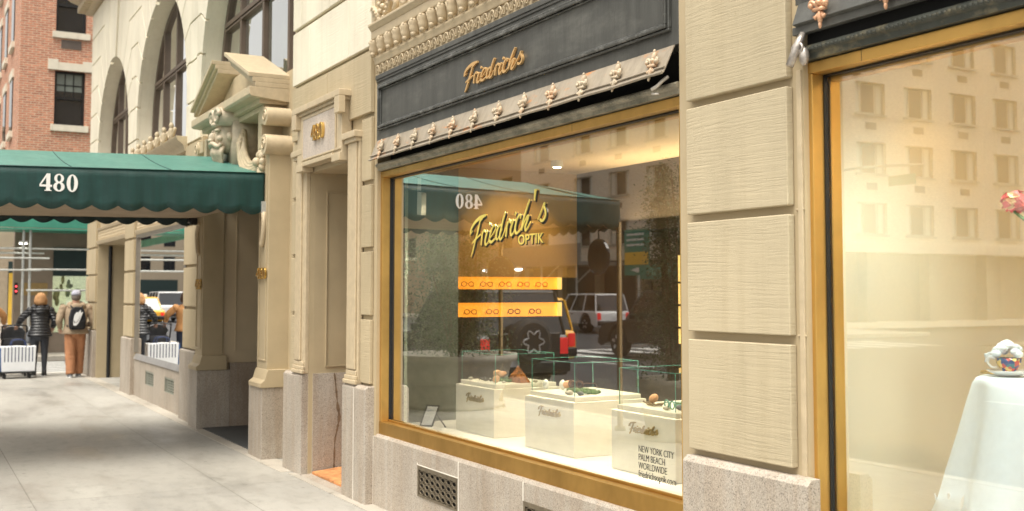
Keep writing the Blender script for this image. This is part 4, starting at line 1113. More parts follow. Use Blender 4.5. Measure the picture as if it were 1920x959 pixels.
# added up-light and box, no such fixture seen, brightening the store ceiling
m = MB(); m.box(-7.8, -5.4, 5.34, 5.46, 2.20, 2.26); cv = m.build('added_uplight_box', DKIN, store)
l = bpy.data.lights.new('added_uplight', 'AREA'); l.shape = 'RECTANGLE'; l.size = 2.4; l.size_y = 0.3; l.energy = 11; l.color = (1, 0.72, 0.40)
q = bpy.data.objects.new('added_uplight', l); col.objects.link(q); q.location = (-6.6, 5.30, 2.30); q.rotation_euler = (PI, 0, 0)
downlight(-3.03, 3.88, 2.76, -2.9, 4.2, 1.0, 4, 'ceiling_lamp_and_fill', bk, (1, 0.66, 0.30), 0.05, 130)
downlight(-2.55, 3.50, 2.90, -3.32, 3.44, 0.5, 170, 'ceiling_lamp_and_fill', bk, (0.84, 1.0, 0.98), 0.35, 95)  # added cool spot standing in for daylight near the glass
downlight(-2.1, 3.62, 2.90, -2.75, 3.60, 1.0, 60, 'ceiling_lamp_and_fill', bk, (0.86, 0.97, 1.0), 0.12, 50)  # added cool spot that brightens the tablecloth
downlight(-1.3, 4.3, 2.90, -3.0, 4.7, 1.4, 34, 'ceiling_lamp_and_fill', bk, (1, 0.64, 0.28), 0.1, 120)  # added warm spot that tints the deeper wall tan
# ================================================================= THINGS IN THE FIRST WINDOW
def pedestal(xc, label):
    t = empty('display_pedestal', (xc, 3.86, 0.666), label, 'pedestal', 'display pedestals in the first window')
    b = MB(); b.box(xc-0.30, xc+0.30, 3.585, 4.135, 0.667, 1.005); b.build('block', CREAM, t, bevel=0.004)
    p = MB(); p.box(xc-0.275, xc+0.275, 3.61, 4.11, 1.005, 1.035); p.build('plinth', CREAM, t, bevel=0.004)
    l = MB(); script_word(l, xc-0.12, 0.885, 0.27, 3.5845, 0.007, fat=0.78, tall=1.15); l.build('lettering', MATS['old_gold'] if 'old_gold' in MATS else plain('old_gold', (0.34, 0.25, 0.08), 0.4, 0.5), t)
    return t
PX_ = (-6.998, -5.962, -4.953)
pedestal(PX_[0], 'cream stone pedestal nearest the framed card, leftmost of three'); pedestal(PX_[1], 'middle cream stone pedestal with gold script, stained at lower left'); pedestal(PX_[2], 'cream stone pedestal behind the black city list on the glass')
def case(xc, label):
    t = empty('glass_case', (xc, 3.86, 1.035), label, 'glass case', 'glass cases on the pedestals')
    a, b, c, d_, z0, z1 = xc-0.262, xc+0.262, 3.618, 4.098, 1.036, 1.245
    g = MB()
    g.add([(a, c, z0), (b, c, z0), (b, c, z1), (a, c, z1)], [(0, 1, 2, 3)]); g.add([(a, d_, z0), (b, d_, z0), (b, d_, z1), (a, d_, z1)], [(0, 1, 2, 3)])
    g.add([(a, c, z0), (a, d_, z0), (a, d_, z1), (a, c, z1)], [(0, 1, 2, 3)]); g.add([(b, c, z0), (b, d_, z0), (b, d_, z1), (b, c, z1)], [(0, 1, 2, 3)])
    g.add([(a, c, z1), (b, c, z1), (b, d_, z1), (a, d_, z1)], [(0, 1, 2, 3)]); g.build('glass_pane', CASEG, t)
    e = MB(); w = 0.0020
    for x in (a, b):
        for y in (c, d_): e.box(x-w, x+w, y-w, y+w, z0, z1)
    for y in (c, d_): e.box(a+w, b-w, y-w, y+w, z1-w, z1+w)
    for x in (a, b): e.box(x-w, x+w, c+w, d_-w, z1-w, z1+w)
    e.build('glass_edge', CASEE, t)
case(PX_[0], 'glass case over two eggs and dark pyramid shapes, left'); case(PX_[1], 'glass case over white shell and sunglasses, middle'); case(PX_[2], 'glass case over single egg and green glasses, right')
EGG = plain('brown_egg', (0.62, 0.32, 0.15), 0.5, var=0.06, vs_=30)
def egg(x, y, z, label, tilt=0.4):
    e = MB(); r = 0.024
    e.rings([(0, 0, r*1.32*math.sin(a), max(0.0004, r*math.cos(a)*(1-0.12*math.sin(a))), max(0.0004, r*math.cos(a)*(1-0.12*math.sin(a)))) for a in [(-PI/2+PI*k/12) for k in range(13)]], 16)
    o = e.build('egg', EGG, None, smooth=True, loc=(0, 0, 0)); o.location = (x, y, z); o.rotation_euler = (tilt, 0.9, tilt*2); tag(o, label, 'egg', 'brown eggs in the glass cases')
zt_ = 1.037
egg(-7.085, 3.82, zt_+0.05, 'brown egg on the moss, left of the touching pair', 0.9); egg(-6.965, 3.80, zt_+0.05, 'brown egg on the moss, right of the touching pair', 1.2)
egg(-6.875, 3.70, zt_+0.024, 'brown egg lying in front of the moss in left case', 0.2); egg(-6.06, 3.79, zt_+0.044, 'brown egg beside the white shell in middle case', 0.7); egg(-5.05, 3.74, zt_+0.04, 'brown egg standing on bark in the right case', 0.3)
MOSS = plain('moss', (0.07, 0.13, 0.03), 0.95, var=0.5, vs_=60, bmp=0.01)
def moss(xc, yc, rx, ry, label):
    m_ = MB(); rnd = random.Random(int(xc*100))
    for k in range(60):
        a = rnd.uniform(0, 2*PI); q = math.sqrt(rnd.random()); m_.ball((xc+rx*q*math.cos(a), yc+ry*q*math.sin(a), zt_+0.008), (0.016, 0.016, 0.012+0.010*(1-q)), 7, 5)
    o = m_.build('moss_patch', MOSS, None, smooth=True, loc=(xc, yc, zt_)); tag(o, label, 'moss'); return o
moss(-6.99, 3.83, 0.14, 0.07, 'green moss cushion under the egg pair'); moss(-5.93, 3.83, 0.15, 0.07, 'green moss cushion behind middle case stones'); moss(-4.90, 3.90, 0.13, 0.06, 'green moss cushion in the right case')
def rocks(pts, label, mat):
    for k, (x, y, r) in enumerate(pts):
        rnd = random.Random(k+int(x*1000)); m_ = MB(); m_.ball((x, y, zt_+r*0.5), (r*1.2, r*0.9, r*0.6), 9, 6)
        m_.v = [(a+rnd.uniform(-.15, .15)*r, b+rnd.uniform(-.15, .15)*r, c+rnd.uniform(-.1, .1)*r) for a, b, c in m_.v]
        o = m_.build('pebble', mat, None, smooth=True, loc=(x, y, zt_)); tag(o, label[k], 'pebble', 'pebbles in the glass cases')
STN = plain('pale_pebble', (0.45, 0.40, 0.32), 0.7); STD = plain('dark_pebble', (0.07, 0.075, 0.08), 0.5)
rocks([(-7.20, 3.66, 0.020), (-6.80, 3.72, 0.014), (-5.83, 3.66, 0.026), (-4.83, 3.66, 0.018), (-4.86, 3.70, 0.016), (-6.75, 3.95, 0.018)], ['pale flat pebble at left front of left case', 'tan pebble beside the front egg', 'pale grey pebble in front of middle case moss', 'pale pebble at front right of right case', 'second pale pebble behind the front right one', 'tan pebble in far right corner of left case'], STN)
rocks([(-5.76, 3.70, 0.022), (-4.78, 3.72, 0.026), (-6.83, 3.93, 0.018), (-7.14, 3.72, 0.012)], ['dark pebble beside pale one in middle case', 'dark stone at right end of right case', 'dark pebble near back edge of left case', 'small dark pebble near bark in left case'], STD)
def shell(x, y, label):
    m_ = MB(); n = 12
    for k in range(6):
        a = 0.5*k/5*PI
    vs = []
    for i in range(9):
        th = PI*0.5*i/8
        for k in range(14):
            g = 2*PI*k/14; vs.append((x+0.034*math.sin(th)*math.cos(g), y-0.018*math.cos(th)+0.006, zt_+0.036+0.034*math.sin(th)*math.sin(g)))
    m_.add(vs, [(i*14+k, i*14+(k+1) % 14, (i+1)*14+(k+1) % 14, (i+1)*14+k) for i in range(8) for k in range(14)])
    o = m_.build('broken_shell', plain('white_shell', (0.82, 0.80, 0.74), 0.5) if 'white_shell' not in MATS else MATS['white_shell'], None, smooth=True, loc=(x, y, zt_)); tag(o, label, 'shell')
shell(-6.19, 3.70, 'white broken shell standing at left of middle case'); shell(-6.11, 3.78, 'white shell piece leaning on the brown egg')
def glasses(x, y, z, rz, mat, lens, label, s=1.0):
    t = empty('eyeglasses', (x, y, z), label, 'eyeglasses', 'eyeglasses shown in the cases')
    f = MB(); c, q = math.cos(rz), math.sin(rz)
    def T(a, b, h): return (x+(a*c-b*q)*s, y+(a*q+b*c)*s, z+h*s)
    for sg in (-1, 1):
        f.tube([T(0.034*sg+0.026*math.cos(k*PI/8), 0, 0.03+0.022*math.sin(k*PI/8)) for k in range(16)], 0.0042*s, 6, closed=True)
        f.tube([T(0.062*sg, 0, 0.035), T(0.066*sg, 0.03, 0.037), T(0.064*sg, 0.12, 0.03), T(0.060*sg, 0.145, 0.008)], 0.0032*s, 6)
    f.tube([T(-0.010, 0, 0.036), T(0, -0.004, 0.041), T(0.010, 0, 0.036)], 0.003*s, 6)
    f.build('frame', mat, t, smooth=True)
    for sg in (-1, 1):
        l = MB(); l.add([T(0.034*sg+0.024*math.cos(k*PI/8), 0.001, 0.03+0.020*math.sin(k*PI/8)) for k in range(16)], [tuple(range(16))]); l.build('lens', lens, t)
HORN = plain('tortoise_acetate', (0.10, 0.045, 0.02), 0.2, var=0.6, vs_=60)
LNS = glass('tinted_lens', 2, (0.35, 0.25, 0.15)); LNC = glass('clear_lens', 2, (0.9, 0.95, 0.92))
glasses(-5.88, 3.74, zt_+0.03, 0.3, HORN, LNS, 'round brown sunglasses on moss in middle case'); glasses(-4.80, 3.66, zt_, -0.2, CASEE, LNC, 'green framed eyeglasses in the right case'); glasses(-7.02, 3.90, zt_, 0.1, BLKM, LNC, 'thin black eyeglasses behind eggs in left case', 0.9)
def pyramid(x, y, h, label, mat):
    m_ = MB(); b = h*0.85
    m_.add([(x-b, y-b*.5, zt_), (x+b, y-b*.4, zt_), (x+b*.8, y+b*.5, zt_), (x-b*.7, y+b*.6, zt_), (x-0.1*b, y, zt_+h)], [(0, 1, 4), (1, 2, 4), (2, 3, 4), (3, 0, 4), (3, 2, 1, 0)])
    o = m_.build('bark_cone', mat, None, loc=(x, y, zt_)); tag(o, label, 'bark piece')
OBS = plain('obsidian_bark', (0.045, 0.035, 0.025), 0.35, var=0.8, vs_=50, bmp=0.02); AMBK = plain('amber_bark', (0.30, 0.12, 0.04), 0.25, var=0.7, vs_=30, bmp=0.02)
pyramid(-7.14, 3.90, 0.12, 'black pointed rock at left of left case', OBS); pyramid(-6.83, 3.86, 0.12, 'amber brown pointed rock at right of left case', AMBK)
m = MB(); rnd = random.Random(3)
for k in range(26): x = -7.02+rnd.uniform(-.07, .07); y = 3.69+rnd.uniform(-.02, .03); m.tube([(x, y, zt_+0.006), (x+rnd.uniform(-.03, .03), y+rnd.uniform(-.02, .02), zt_+rnd.uniform(0.01, 0.03))], 0.005, 5)
tag(m.build('bark_chips', OBS, None, loc=(-7.02, 3.69, zt_)), 'heap of dark bark chips at front of left case', 'bark piece')
m = MB()
for k in range(22): x = -5.06+rnd.uniform(-.07, .07); y = 3.73+rnd.uniform(-.03, .03); m.tube([(x, y, zt_+0.006), (x+rnd.uniform(-.03, .03), y+rnd.uniform(-.02, .02), zt_+rnd.uniform(0.005, 0.02))], 0.006, 5)
tag(m.build('bark_chips', plain('tan_bark', (0.20, 0.14, 0.07), 0.7, var=0.4, vs_=40), None, loc=(-5.06, 3.73, zt_)), 'flat tan bark under the single egg', 'bark piece')
# spectacles on the lit niches
for k in range(11):
    zz, y = (1.70, 4.12+k*0.19) if k < 6 else (1.455, 4.12+(k-6)*0.22)
    m = MB()
    for sg in (-1, 1): m.tube([(-8.545, y+0.035*sg+0.026*math.cos(q*PI/6), zz+0.055+0.02*math.sin(q*PI/6)) for q in range(12)], 0.005, 5, closed=True)
    m.tube([(-8.545, y-0.01, zz+0.06), (-8.545, y+0.01, zz+0.06)], 0.003, 5)
    for sg in (-1, 1): m.tube([(-8.545, y+0.062*sg, zz+0.06), (-8.56, y+0.062*sg, zz+0.03)], 0.003, 5)
    o = m.build('eyeglasses', HORN if k > 8 else plain('amber_acetate', (0.75, 0.30, 0.05), 0.3) if 'amber_acetate' not in MATS else MATS['amber_acetate'] if k <= 8 else HORN, None, smooth=True, loc=(-8.545, y, zz))
    tag(o, 'dark spectacles on the lower glowing amber shelf' if k > 8 else 'amber spectacles on the upper glowing shelf' if k < 6 else 'amber spectacles on the lower glowing shelf', 'eyeglasses', 'spectacles on lower shelf dark' if k > 8 else 'spectacles on upper shelf' if k < 6 else 'spectacles on lower shelf')
# framed card on its stand
t = empty('card_stand', (-7.56, 3.46, 0.666), 'small white card in black frame leaning on window floor', 'card stand')
def CT(u, v, w): return (-7.60+u*0.9+v*0.34, 3.425+u*0.5+v*0.20+w*0.3, 0.668+v*0.94)
m = MB()
def cb(m, u0, u1, v0, v1, w0, w1):
    m.add([CT(u, v, w) for w in (w0, w1) for v in (v0, v1) for u in (u0, u1)], [(0, 2, 3, 1), (4, 5, 7, 6), (0, 1, 5, 4), (2, 6, 7, 3), (0, 4, 6, 2), (1, 3, 7, 5)])
cb(m, 0, .115, 0, .010, 0, .02); cb(m, 0, .115, .165, .175, 0, .02); cb(m, 0, .010, .010, .165, 0, .02); cb(m, .105, .115, .010, .165, 0, .02); cb(m, .01, .105, .01, .165, .008, .018)
m.build('frame', BLKM, t)
m = MB(); cb(m, .012, .103, .012, .163, .003, .007); m.build('card', WHITE, t)
m = MB()
for k in range(9): cb(m, .025, .09-0.012*(k % 3), .14-k*.012, .1415-k*.012, .0015, .003)
m.build('printed_lines', plain('grey_ink', (0.3, 0.32, 0.32), 0.8), t)
m = MB(); m.tube([(-7.51, 3.50, 0.80), (-7.42, 3.56, 0.668)], 0.006, 6); m.build('strut', BLKM, t)

# ================================================================= THINGS IN THE SECOND WINDOW
CL = plain('white_linen', (0.82, 0.88, 0.92), 0.85, var=0.03, vs_=30, bmp=0.0012)
tc = (-2.60, 3.92)
t = empty('round_table', (tc[0], tc[1], 0.665), 'round table hidden under the white embroidered cloth', 'table')
m = MB(); m.rings([(tc[0], tc[1], 1.325, .32, .29), (tc[0], tc[1], 1.345, .32, .29)], 40); m.build('tabletop', WFRAME, t)
m = MB(); m.rings([(tc[0], tc[1], 0.666, .2, .2), (tc[0], tc[1], 0.69, .2, .2), (tc[0], tc[1], 0.72, .04, .04), (tc[0], tc[1], 1.324, .04, .04)], 20); m.build('pedestal_leg', WFRAME, t)
m = MB(); N_ = 160; vs = []; fs = []
HH = [1.350, 1.349, 1.340, 1.32, 1.25, 1.12, 0.98, 0.86, 0.80]
RR_ = [0.05, 0.345, 0.362, 0.369, 0.385, 0.415, 0.45, 0.475, 0.49]
for i, (h, r) in enumerate(zip(HH, RR_)):
    for k in range(N_):
        g = 2*PI*k/N_; amp = max(0, (i-2))/6
        f = 0.075*amp*math.sin(7*g+0.8)+0.02*amp*math.sin(13*g+2)
        zz = h
        if i == 8: zz = h-0.035*abs(math.sin(10*g))-0.01*math.sin(31*g)
        vs.append((tc[0]+(r+f*r*1.3)*math.cos(g), tc[1]+(r*0.92+f*r*1.3)*math.sin(g), zz))
for i in range(8):
    for k in range(N_): fs.append((i*N_+k, i*N_+(k+1) % N_, (i+1)*N_+(k+1) % N_, (i+1)*N_+k))
fs.append(tuple(range(N_))); m.add(vs, fs)
cloth = m.build('tablecloth', CL, None, smooth=True, loc=(tc[0], tc[1], 1.35)); sd = cloth.modifiers.new('thick', 'SOLIDIFY'); sd.thickness = 0.002
tag(cloth, 'white linen tablecloth with cut leaf border hanging in folds', 'tablecloth')
m = MB(); rnd = random.Random(5)
for k in range(46):
    g = 2*PI*k/46; amp = 5/6; f = 0.075*amp*math.sin(7*g+0.8)+0.02*amp*math.sin(13*g+2); r = 0.478*(1+f*1.3)+0.006
    c = Vector((tc[0]+r*math.cos(g), tc[1]+r*0.95*math.sin(g), 0.855+rnd.uniform(-.03, .03)))
    tv = Vector((-math.sin(g), math.cos(g), 0)); a = rnd.uniform(0.2, 1.0); d1 = tv*math.cos(a)+Vector((0, 0, 1))*math.sin(a); d2 = tv*(-math.sin(a))+Vector((0, 0, 1))*math.cos(a)
    L, W_ = 0.045, 0.013
    pl = [c-d1*L, c-d1*L*.3+d2*W_, c+d1*L*.4+d2*W_*.8, c+d1*L, c+d1*L*.4-d2*W_*.8, c-d1*L*.3-d2*W_]
    ov = Vector((math.cos(g), math.sin(g), 0))*0.002
    m.add([p for p in pl]+[p+ov for p in pl], [(0, 1, 2, 3, 4, 5), (11, 10, 9, 8, 7, 6)]+[(i, (i+1) % 6, 6+(i+1) % 6, 6+i) for i in range(6)])
m.build('leaf_embroidery', plain('embroidery_white', (0.9, 0.92, 0.93), 0.6), cloth)
CHN = plain('white_china', (0.86, 0.86, 0.84), 0.12, var=0.01)
cx_, cy_ = -2.79, 3.79
m = MB(); m.rings([(cx_, cy_, 1.354, .035, .035), (cx_, cy_, 1.358, .05, .05), (cx_, cy_, 1.372, .080, .080), (cx_, cy_, 1.376, .082, .082), (cx_, cy_, 1.366, .05, .05)], 36); sau = m.build('saucer', CHN, None, smooth=True, loc=(cx_, cy_, 1.354)); tag(sau, 'white china saucer at left edge of the clothed table', 'saucer')
t = empty('teacup', (cx_+.005, cy_, 1.366), 'patterned blue and red teacup standing on the saucer', 'teacup')
m = MB(); m.rings([(cx_, cy_, 1.368, .022, .022), (cx_, cy_, 1.378, .030, .030), (cx_, cy_, 1.40, .044, .044), (cx_, cy_, 1.424, .049, .049), (cx_, cy_, 1.423, .046, .046), (cx_, cy_, 1.39, .03, .03)], 32)
mm, tt, bb = nt('painted_china'); v_ = tt.nodes.new('ShaderNodeTexVoronoi'); v_.inputs['Scale'].default_value = 70; tt.links.new(mapped(tt, (1, 1, 1)).outputs[0], v_.inputs['Vector'])
w_ = tt.nodes.new('ShaderNodeRGBToBW'); tt.links.new(v_.outputs['Color'], w_.inputs[0]); r_ = ramp(tt, w_.outputs[0], [(0.25, (0.02, 0.05, 0.16)), (0.45, (0.02, 0.16, 0.17)), (0.55, (0.55, 0.06, 0.03)), (0.68, (0.75, 0.55, 0.15)), (0.8, (0.03, 0.06, 0.2))]); r_.color_ramp.interpolation = 'CONSTANT'
tt.links.new(r_.outputs[0], bb.inputs['Base Color']); bb.inputs['Roughness'].default_value = 0.15
m.build('cup', mm, t, smooth=True)
m = MB(); m.tube(crom([(cx_-.036, cy_-.03, 1.418), (cx_-.058, cy_-.038, 1.422), (cx_-.064, cy_-.040, 1.404), (cx_-.050, cy_-.034, 1.386), (cx_-.034, cy_-.026, 1.386)], 5), 0.0045, 8); m.build('handle', CHN, t, smooth=True)
m = MB(); rnd = random.Random(9)
for k in range(30):
    a = rnd.uniform(0, 2*PI); q = rnd.random()**.5*0.05; m.ball((cx_-0.005+q*math.cos(a), cy_+q*math.sin(a), 1.435+0.05*(1-q/0.06)+rnd.uniform(-.006, .006)), (0.020, 0.018, 0.014), 8, 6)
for k in range(14): m.tube(crom([(cx_-0.03, cy_-0.02, 1.435+.01*math.sin(k)), (cx_-0.06, cy_-0.03, 1.43+.012*math.sin(k*2)), (cx_-0.085-.006*math.sin(k*3), cy_-0.03+.006*k/4, 1.42+.015*math.cos(k))], 3), [0.004]*7, 5)
tag(m.build('napkin', CL, None, smooth=True, loc=(cx_, cy_, 1.425)), 'crumpled fringed white napkin stuffed into the teacup', 'napkin')
m = MB(); m.cbox((-2.90, 3.86, 1.3575), (0.11, 0.045, 0.012), 0.35); tag(m.build('gold_box', GOLD, None, bevel=0.002, loc=(-2.90, 3.86, 1.352)), 'thin gold case lying left of the saucer', 'case')
t = empty('flower_vase', (-2.45, 3.80, 1.352), 'pink peonies with a pale centre rising over the clothed table', 'flowers')
m = MB(); m.rings([(-2.45, 3.80, 1.353, .05, .05), (-2.45, 3.80, 1.40, .075, .075), (-2.45, 3.80, 1.52, .05, .05), (-2.45, 3.80, 1.60, .035, .035), (-2.45, 3.80, 1.62, .05, .05)], 24); m.build('vase', CHN, t, smooth=True)
PNK = plain('peony_pink', (0.85, 0.14, 0.14), 0.6, var=0.25, vs_=40); PNY = plain('peony_pale', (0.92, 0.62, 0.30), 0.6)
STEM = plain('flower_stem', (0.10, 0.22, 0.06), 0.6)
for (fx_, fy_, fz_) in ((-2.755, 3.80, 2.04), (-2.45, 3.75, 2.2), (-2.28, 3.85, 2.0)):
    m = MB(); m.tube(crom([(-2.45, 3.80, 1.5), ((fx_-2.45)/2, (fy_+3.80)/2, 1.85), (fx_, fy_, fz_-0.04)], 5), 0.006, 6); st = m.build('stem', STEM, t, smooth=True)
    m = MB(); rnd = random.Random(int(fx_*100))
    for k in range(60):
        u = rnd.uniform(-1, 1); a = rnd.uniform(0, 2*PI); q = math.sqrt(1-u*u); R0 = 0.052
        n_ = Vector((q*math.cos(a), q*math.sin(a), u*0.8)); c = Vector((fx_, fy_, fz_))+n_*R0*rnd.uniform(.6, 1)
        t1 = n_.cross(Vector((0.3, 0.2, 1))).normalized(); t2 = n_.cross(t1); s_ = rnd.uniform(.016, .026); m.mi = m.mi
        m.cur = 1 if (n_.y < -0.3 and rnd.random() < .5) else 0
        m.add([c-t1*s_, c-t2*s_*.8+n_*.008, c+t1*s_+n_*.004, c+t2*s_*.8+n_*.012, c+n_*0.0], [(0, 1, 4), (1, 2, 4), (2, 3, 4), (3, 0, 4)])
    m.build('bloom', [PNK, PNY], t, smooth=True)
# doormat in the passage
m = MB(); m.prism([(3.29, 0.016), (4.6, 0.135), (4.6, 0.155), (3.29, 0.036)], 'X', -9.69, -8.68)
tag(m.build('doormat', MAT_O, None, loc=(-9.2, 4, 0.03)), 'orange coir doormat on the floor of narrow passage', 'doormat')

# ================================================================= ENTRANCE CANOPY
cn = empty('entrance_canopy', (-12.55, 1.2, 0), 'green canvas canopy with scalloped edge and white number 480', 'canopy')
XN, XF, YW, YC = -11.0, -14.1, 3.19, -0.88
def zt_y(y): return 2.915-(3.2-y)*0.024
def valance(mb, P, L, ztop, zbot, inward, n_sc):
    n = n_sc*10; vs = []
    for i in range(n+1):
        s = i/n; zb_ = zbot(s)-0.048*abs(math.sin(PI*n_sc*s))
        zt = ztop(s)
        for k in range(6):
            f = k/5; z = zt+(zb_-zt)*f; o_ = 0.006*f*math.sin(s*n_sc*PI*0.9+1)+0.004*f*math.sin(s*n_sc*PI*2.3)
            vs.append(P(s, o_, z))
    fs = [(i*6+k, i*6+k+1, (i+1)*6+k+1, (i+1)*6+k) for i in range(n) for k in range(5)]
    mb.add(vs, fs)
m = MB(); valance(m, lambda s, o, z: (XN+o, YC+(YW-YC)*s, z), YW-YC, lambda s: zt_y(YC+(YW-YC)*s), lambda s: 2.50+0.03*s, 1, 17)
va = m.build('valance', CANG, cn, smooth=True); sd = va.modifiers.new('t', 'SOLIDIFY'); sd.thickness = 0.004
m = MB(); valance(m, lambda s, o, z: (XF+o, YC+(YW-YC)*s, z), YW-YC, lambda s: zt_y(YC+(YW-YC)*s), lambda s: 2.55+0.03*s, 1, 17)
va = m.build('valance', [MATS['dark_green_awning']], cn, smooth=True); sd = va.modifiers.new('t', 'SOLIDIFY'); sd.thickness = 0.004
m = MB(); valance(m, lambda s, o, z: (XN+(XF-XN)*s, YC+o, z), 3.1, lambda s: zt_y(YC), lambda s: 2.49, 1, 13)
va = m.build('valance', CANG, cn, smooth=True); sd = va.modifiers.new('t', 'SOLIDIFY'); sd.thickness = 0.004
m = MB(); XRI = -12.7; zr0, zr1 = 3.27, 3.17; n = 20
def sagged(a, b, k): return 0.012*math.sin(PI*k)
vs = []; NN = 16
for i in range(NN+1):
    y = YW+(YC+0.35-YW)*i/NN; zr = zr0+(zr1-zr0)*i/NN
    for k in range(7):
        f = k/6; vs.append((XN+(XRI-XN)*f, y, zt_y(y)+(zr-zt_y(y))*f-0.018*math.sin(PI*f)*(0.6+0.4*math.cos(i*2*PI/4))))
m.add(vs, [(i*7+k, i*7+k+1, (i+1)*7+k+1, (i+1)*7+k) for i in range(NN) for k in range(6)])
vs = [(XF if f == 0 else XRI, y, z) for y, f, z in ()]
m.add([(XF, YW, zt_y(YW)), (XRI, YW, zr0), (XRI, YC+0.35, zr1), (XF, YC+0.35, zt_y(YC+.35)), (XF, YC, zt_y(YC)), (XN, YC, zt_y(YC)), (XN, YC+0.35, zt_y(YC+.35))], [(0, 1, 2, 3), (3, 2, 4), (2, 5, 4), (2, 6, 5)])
m.build('canopy_roof', stained('skylit_green_canvas', (0.062, 0.20, 0.162), (0.095, 0.24, 0.20), 0.48, 0.66, 0.45, 0, (1.5, 1.5, 3), 0.001), cn, smooth=False)  # paler copy of the valance canvas, with skylight put into its colour
m = MB()
for i in (0, 4, 8, 12, 16):
    y = YW+(YC+0.35-YW)*i/NN; zr = zr0+(zr1-zr0)*i/NN
    m.tube([(XN+(XRI-XN)*k/6, y, zt_y(y)+(zr-zt_y(y))*k/6-0.018*math.sin(PI*k/6)*(0.6+0.4*math.cos(i*2*PI/4))+0.002) for k in range(7)], 0.005, 5)
m.tube([(XN, YW, zt_y(YW)), (XN, YC, zt_y(YC))], 0.007, 6)
m.build('seam', CANG, cn, smooth=True)
m = MB(); m.add([(XN-0.03, YW, 2.63), (XF+0.03, YW, 2.63), (XF+0.03, YC+0.02, 2.56), (XN-0.03, YC+0.02, 2.56)], [(0, 1, 2, 3)]); 
li = m.build('lining', LINING, cn)
m = MB(); valance(m, lambda s, o, z: (XN-0.045+o, YC+(YW-YC)*s, z), 4, lambda s: 2.66, lambda s: 2.51+0.03*s, 1, 17); m.build('valance_lining', LINING, cn, smooth=True)
m = MB()
for x in (XN-0.03, XF+0.03): m.tube([(x, YW, 2.86), (x, YC+0.03, 2.77)], 0.016, 8)
m.tube([(XN-0.05, YC+0.04, 2.60), (XF+0.05, YC+0.04, 2.60)], 0.016, 8)
m.build('frame_rail', GALV, cn, smooth=True)
m = MB(); m.tube([(XF+0.05, YW+0.02, 2.58), (XF+0.05, YW-0.10, 2.60)], 0.035, 8); m.box(XF+0.0, XF+0.12, 3.12, 3.20, 2.54, 2.72); m.build('wall_bracket', BLKM, cn)
m = MB(); m.box(XN-0.04, XN+0.03, 3.16, 3.21, 2.50, 2.62); m.build('wall_bracket', GALV, cn)
for x in (XN-0.02, XF+0.02):
    m = MB(); m.tube([(x, YC, 0), (x, YC, 0.05), (x, YC, 0.06), (x, YC, 2.55)], [0.07, 0.065, 0.035, 0.035], 14); m.build('pole', plain('brown_bronze_pole', (0.16, 0.105, 0.04), 0.45, 0.6), cn, smooth=True)
m = MB(); digits(m, '480', lambda u, v: (XN+0.012, 1.045+u*0.172, 2.635+v*0.165), (1, 0, 0), 0.004); m.build('house_number', WHITE, cn)
def disc(x, y, z, ax, label):
    t = empty('round_mirror', (x, y, z), label, 'mirror', 'round mirrors hung on the canopy poles')
    m_ = MB(); r = 0.22
    if ax == 'x': m_.tube([(x-0.02, y, z), (x+0.02, y, z)], [r, r], 28)
    else: m_.tube([(x, y-0.02, z), (x, y+0.02, z)], [r, r], 28)
    m_.build('disc', DARKGL, t)
    q = MB(); q.tube([(x, y, z+r), (x, y, z+r+0.1), (x, YC, 2.52)], 0.012, 6); q.build('arm', BLKM, t)
disc(XF+0.12, YC+0.05, 2.0, 'x', 'round dark mirror hung facing along the street'); disc(XN-0.10, YC+0.25, 2.12, 'y', 'round dark mirror seen edge on near brass pole')

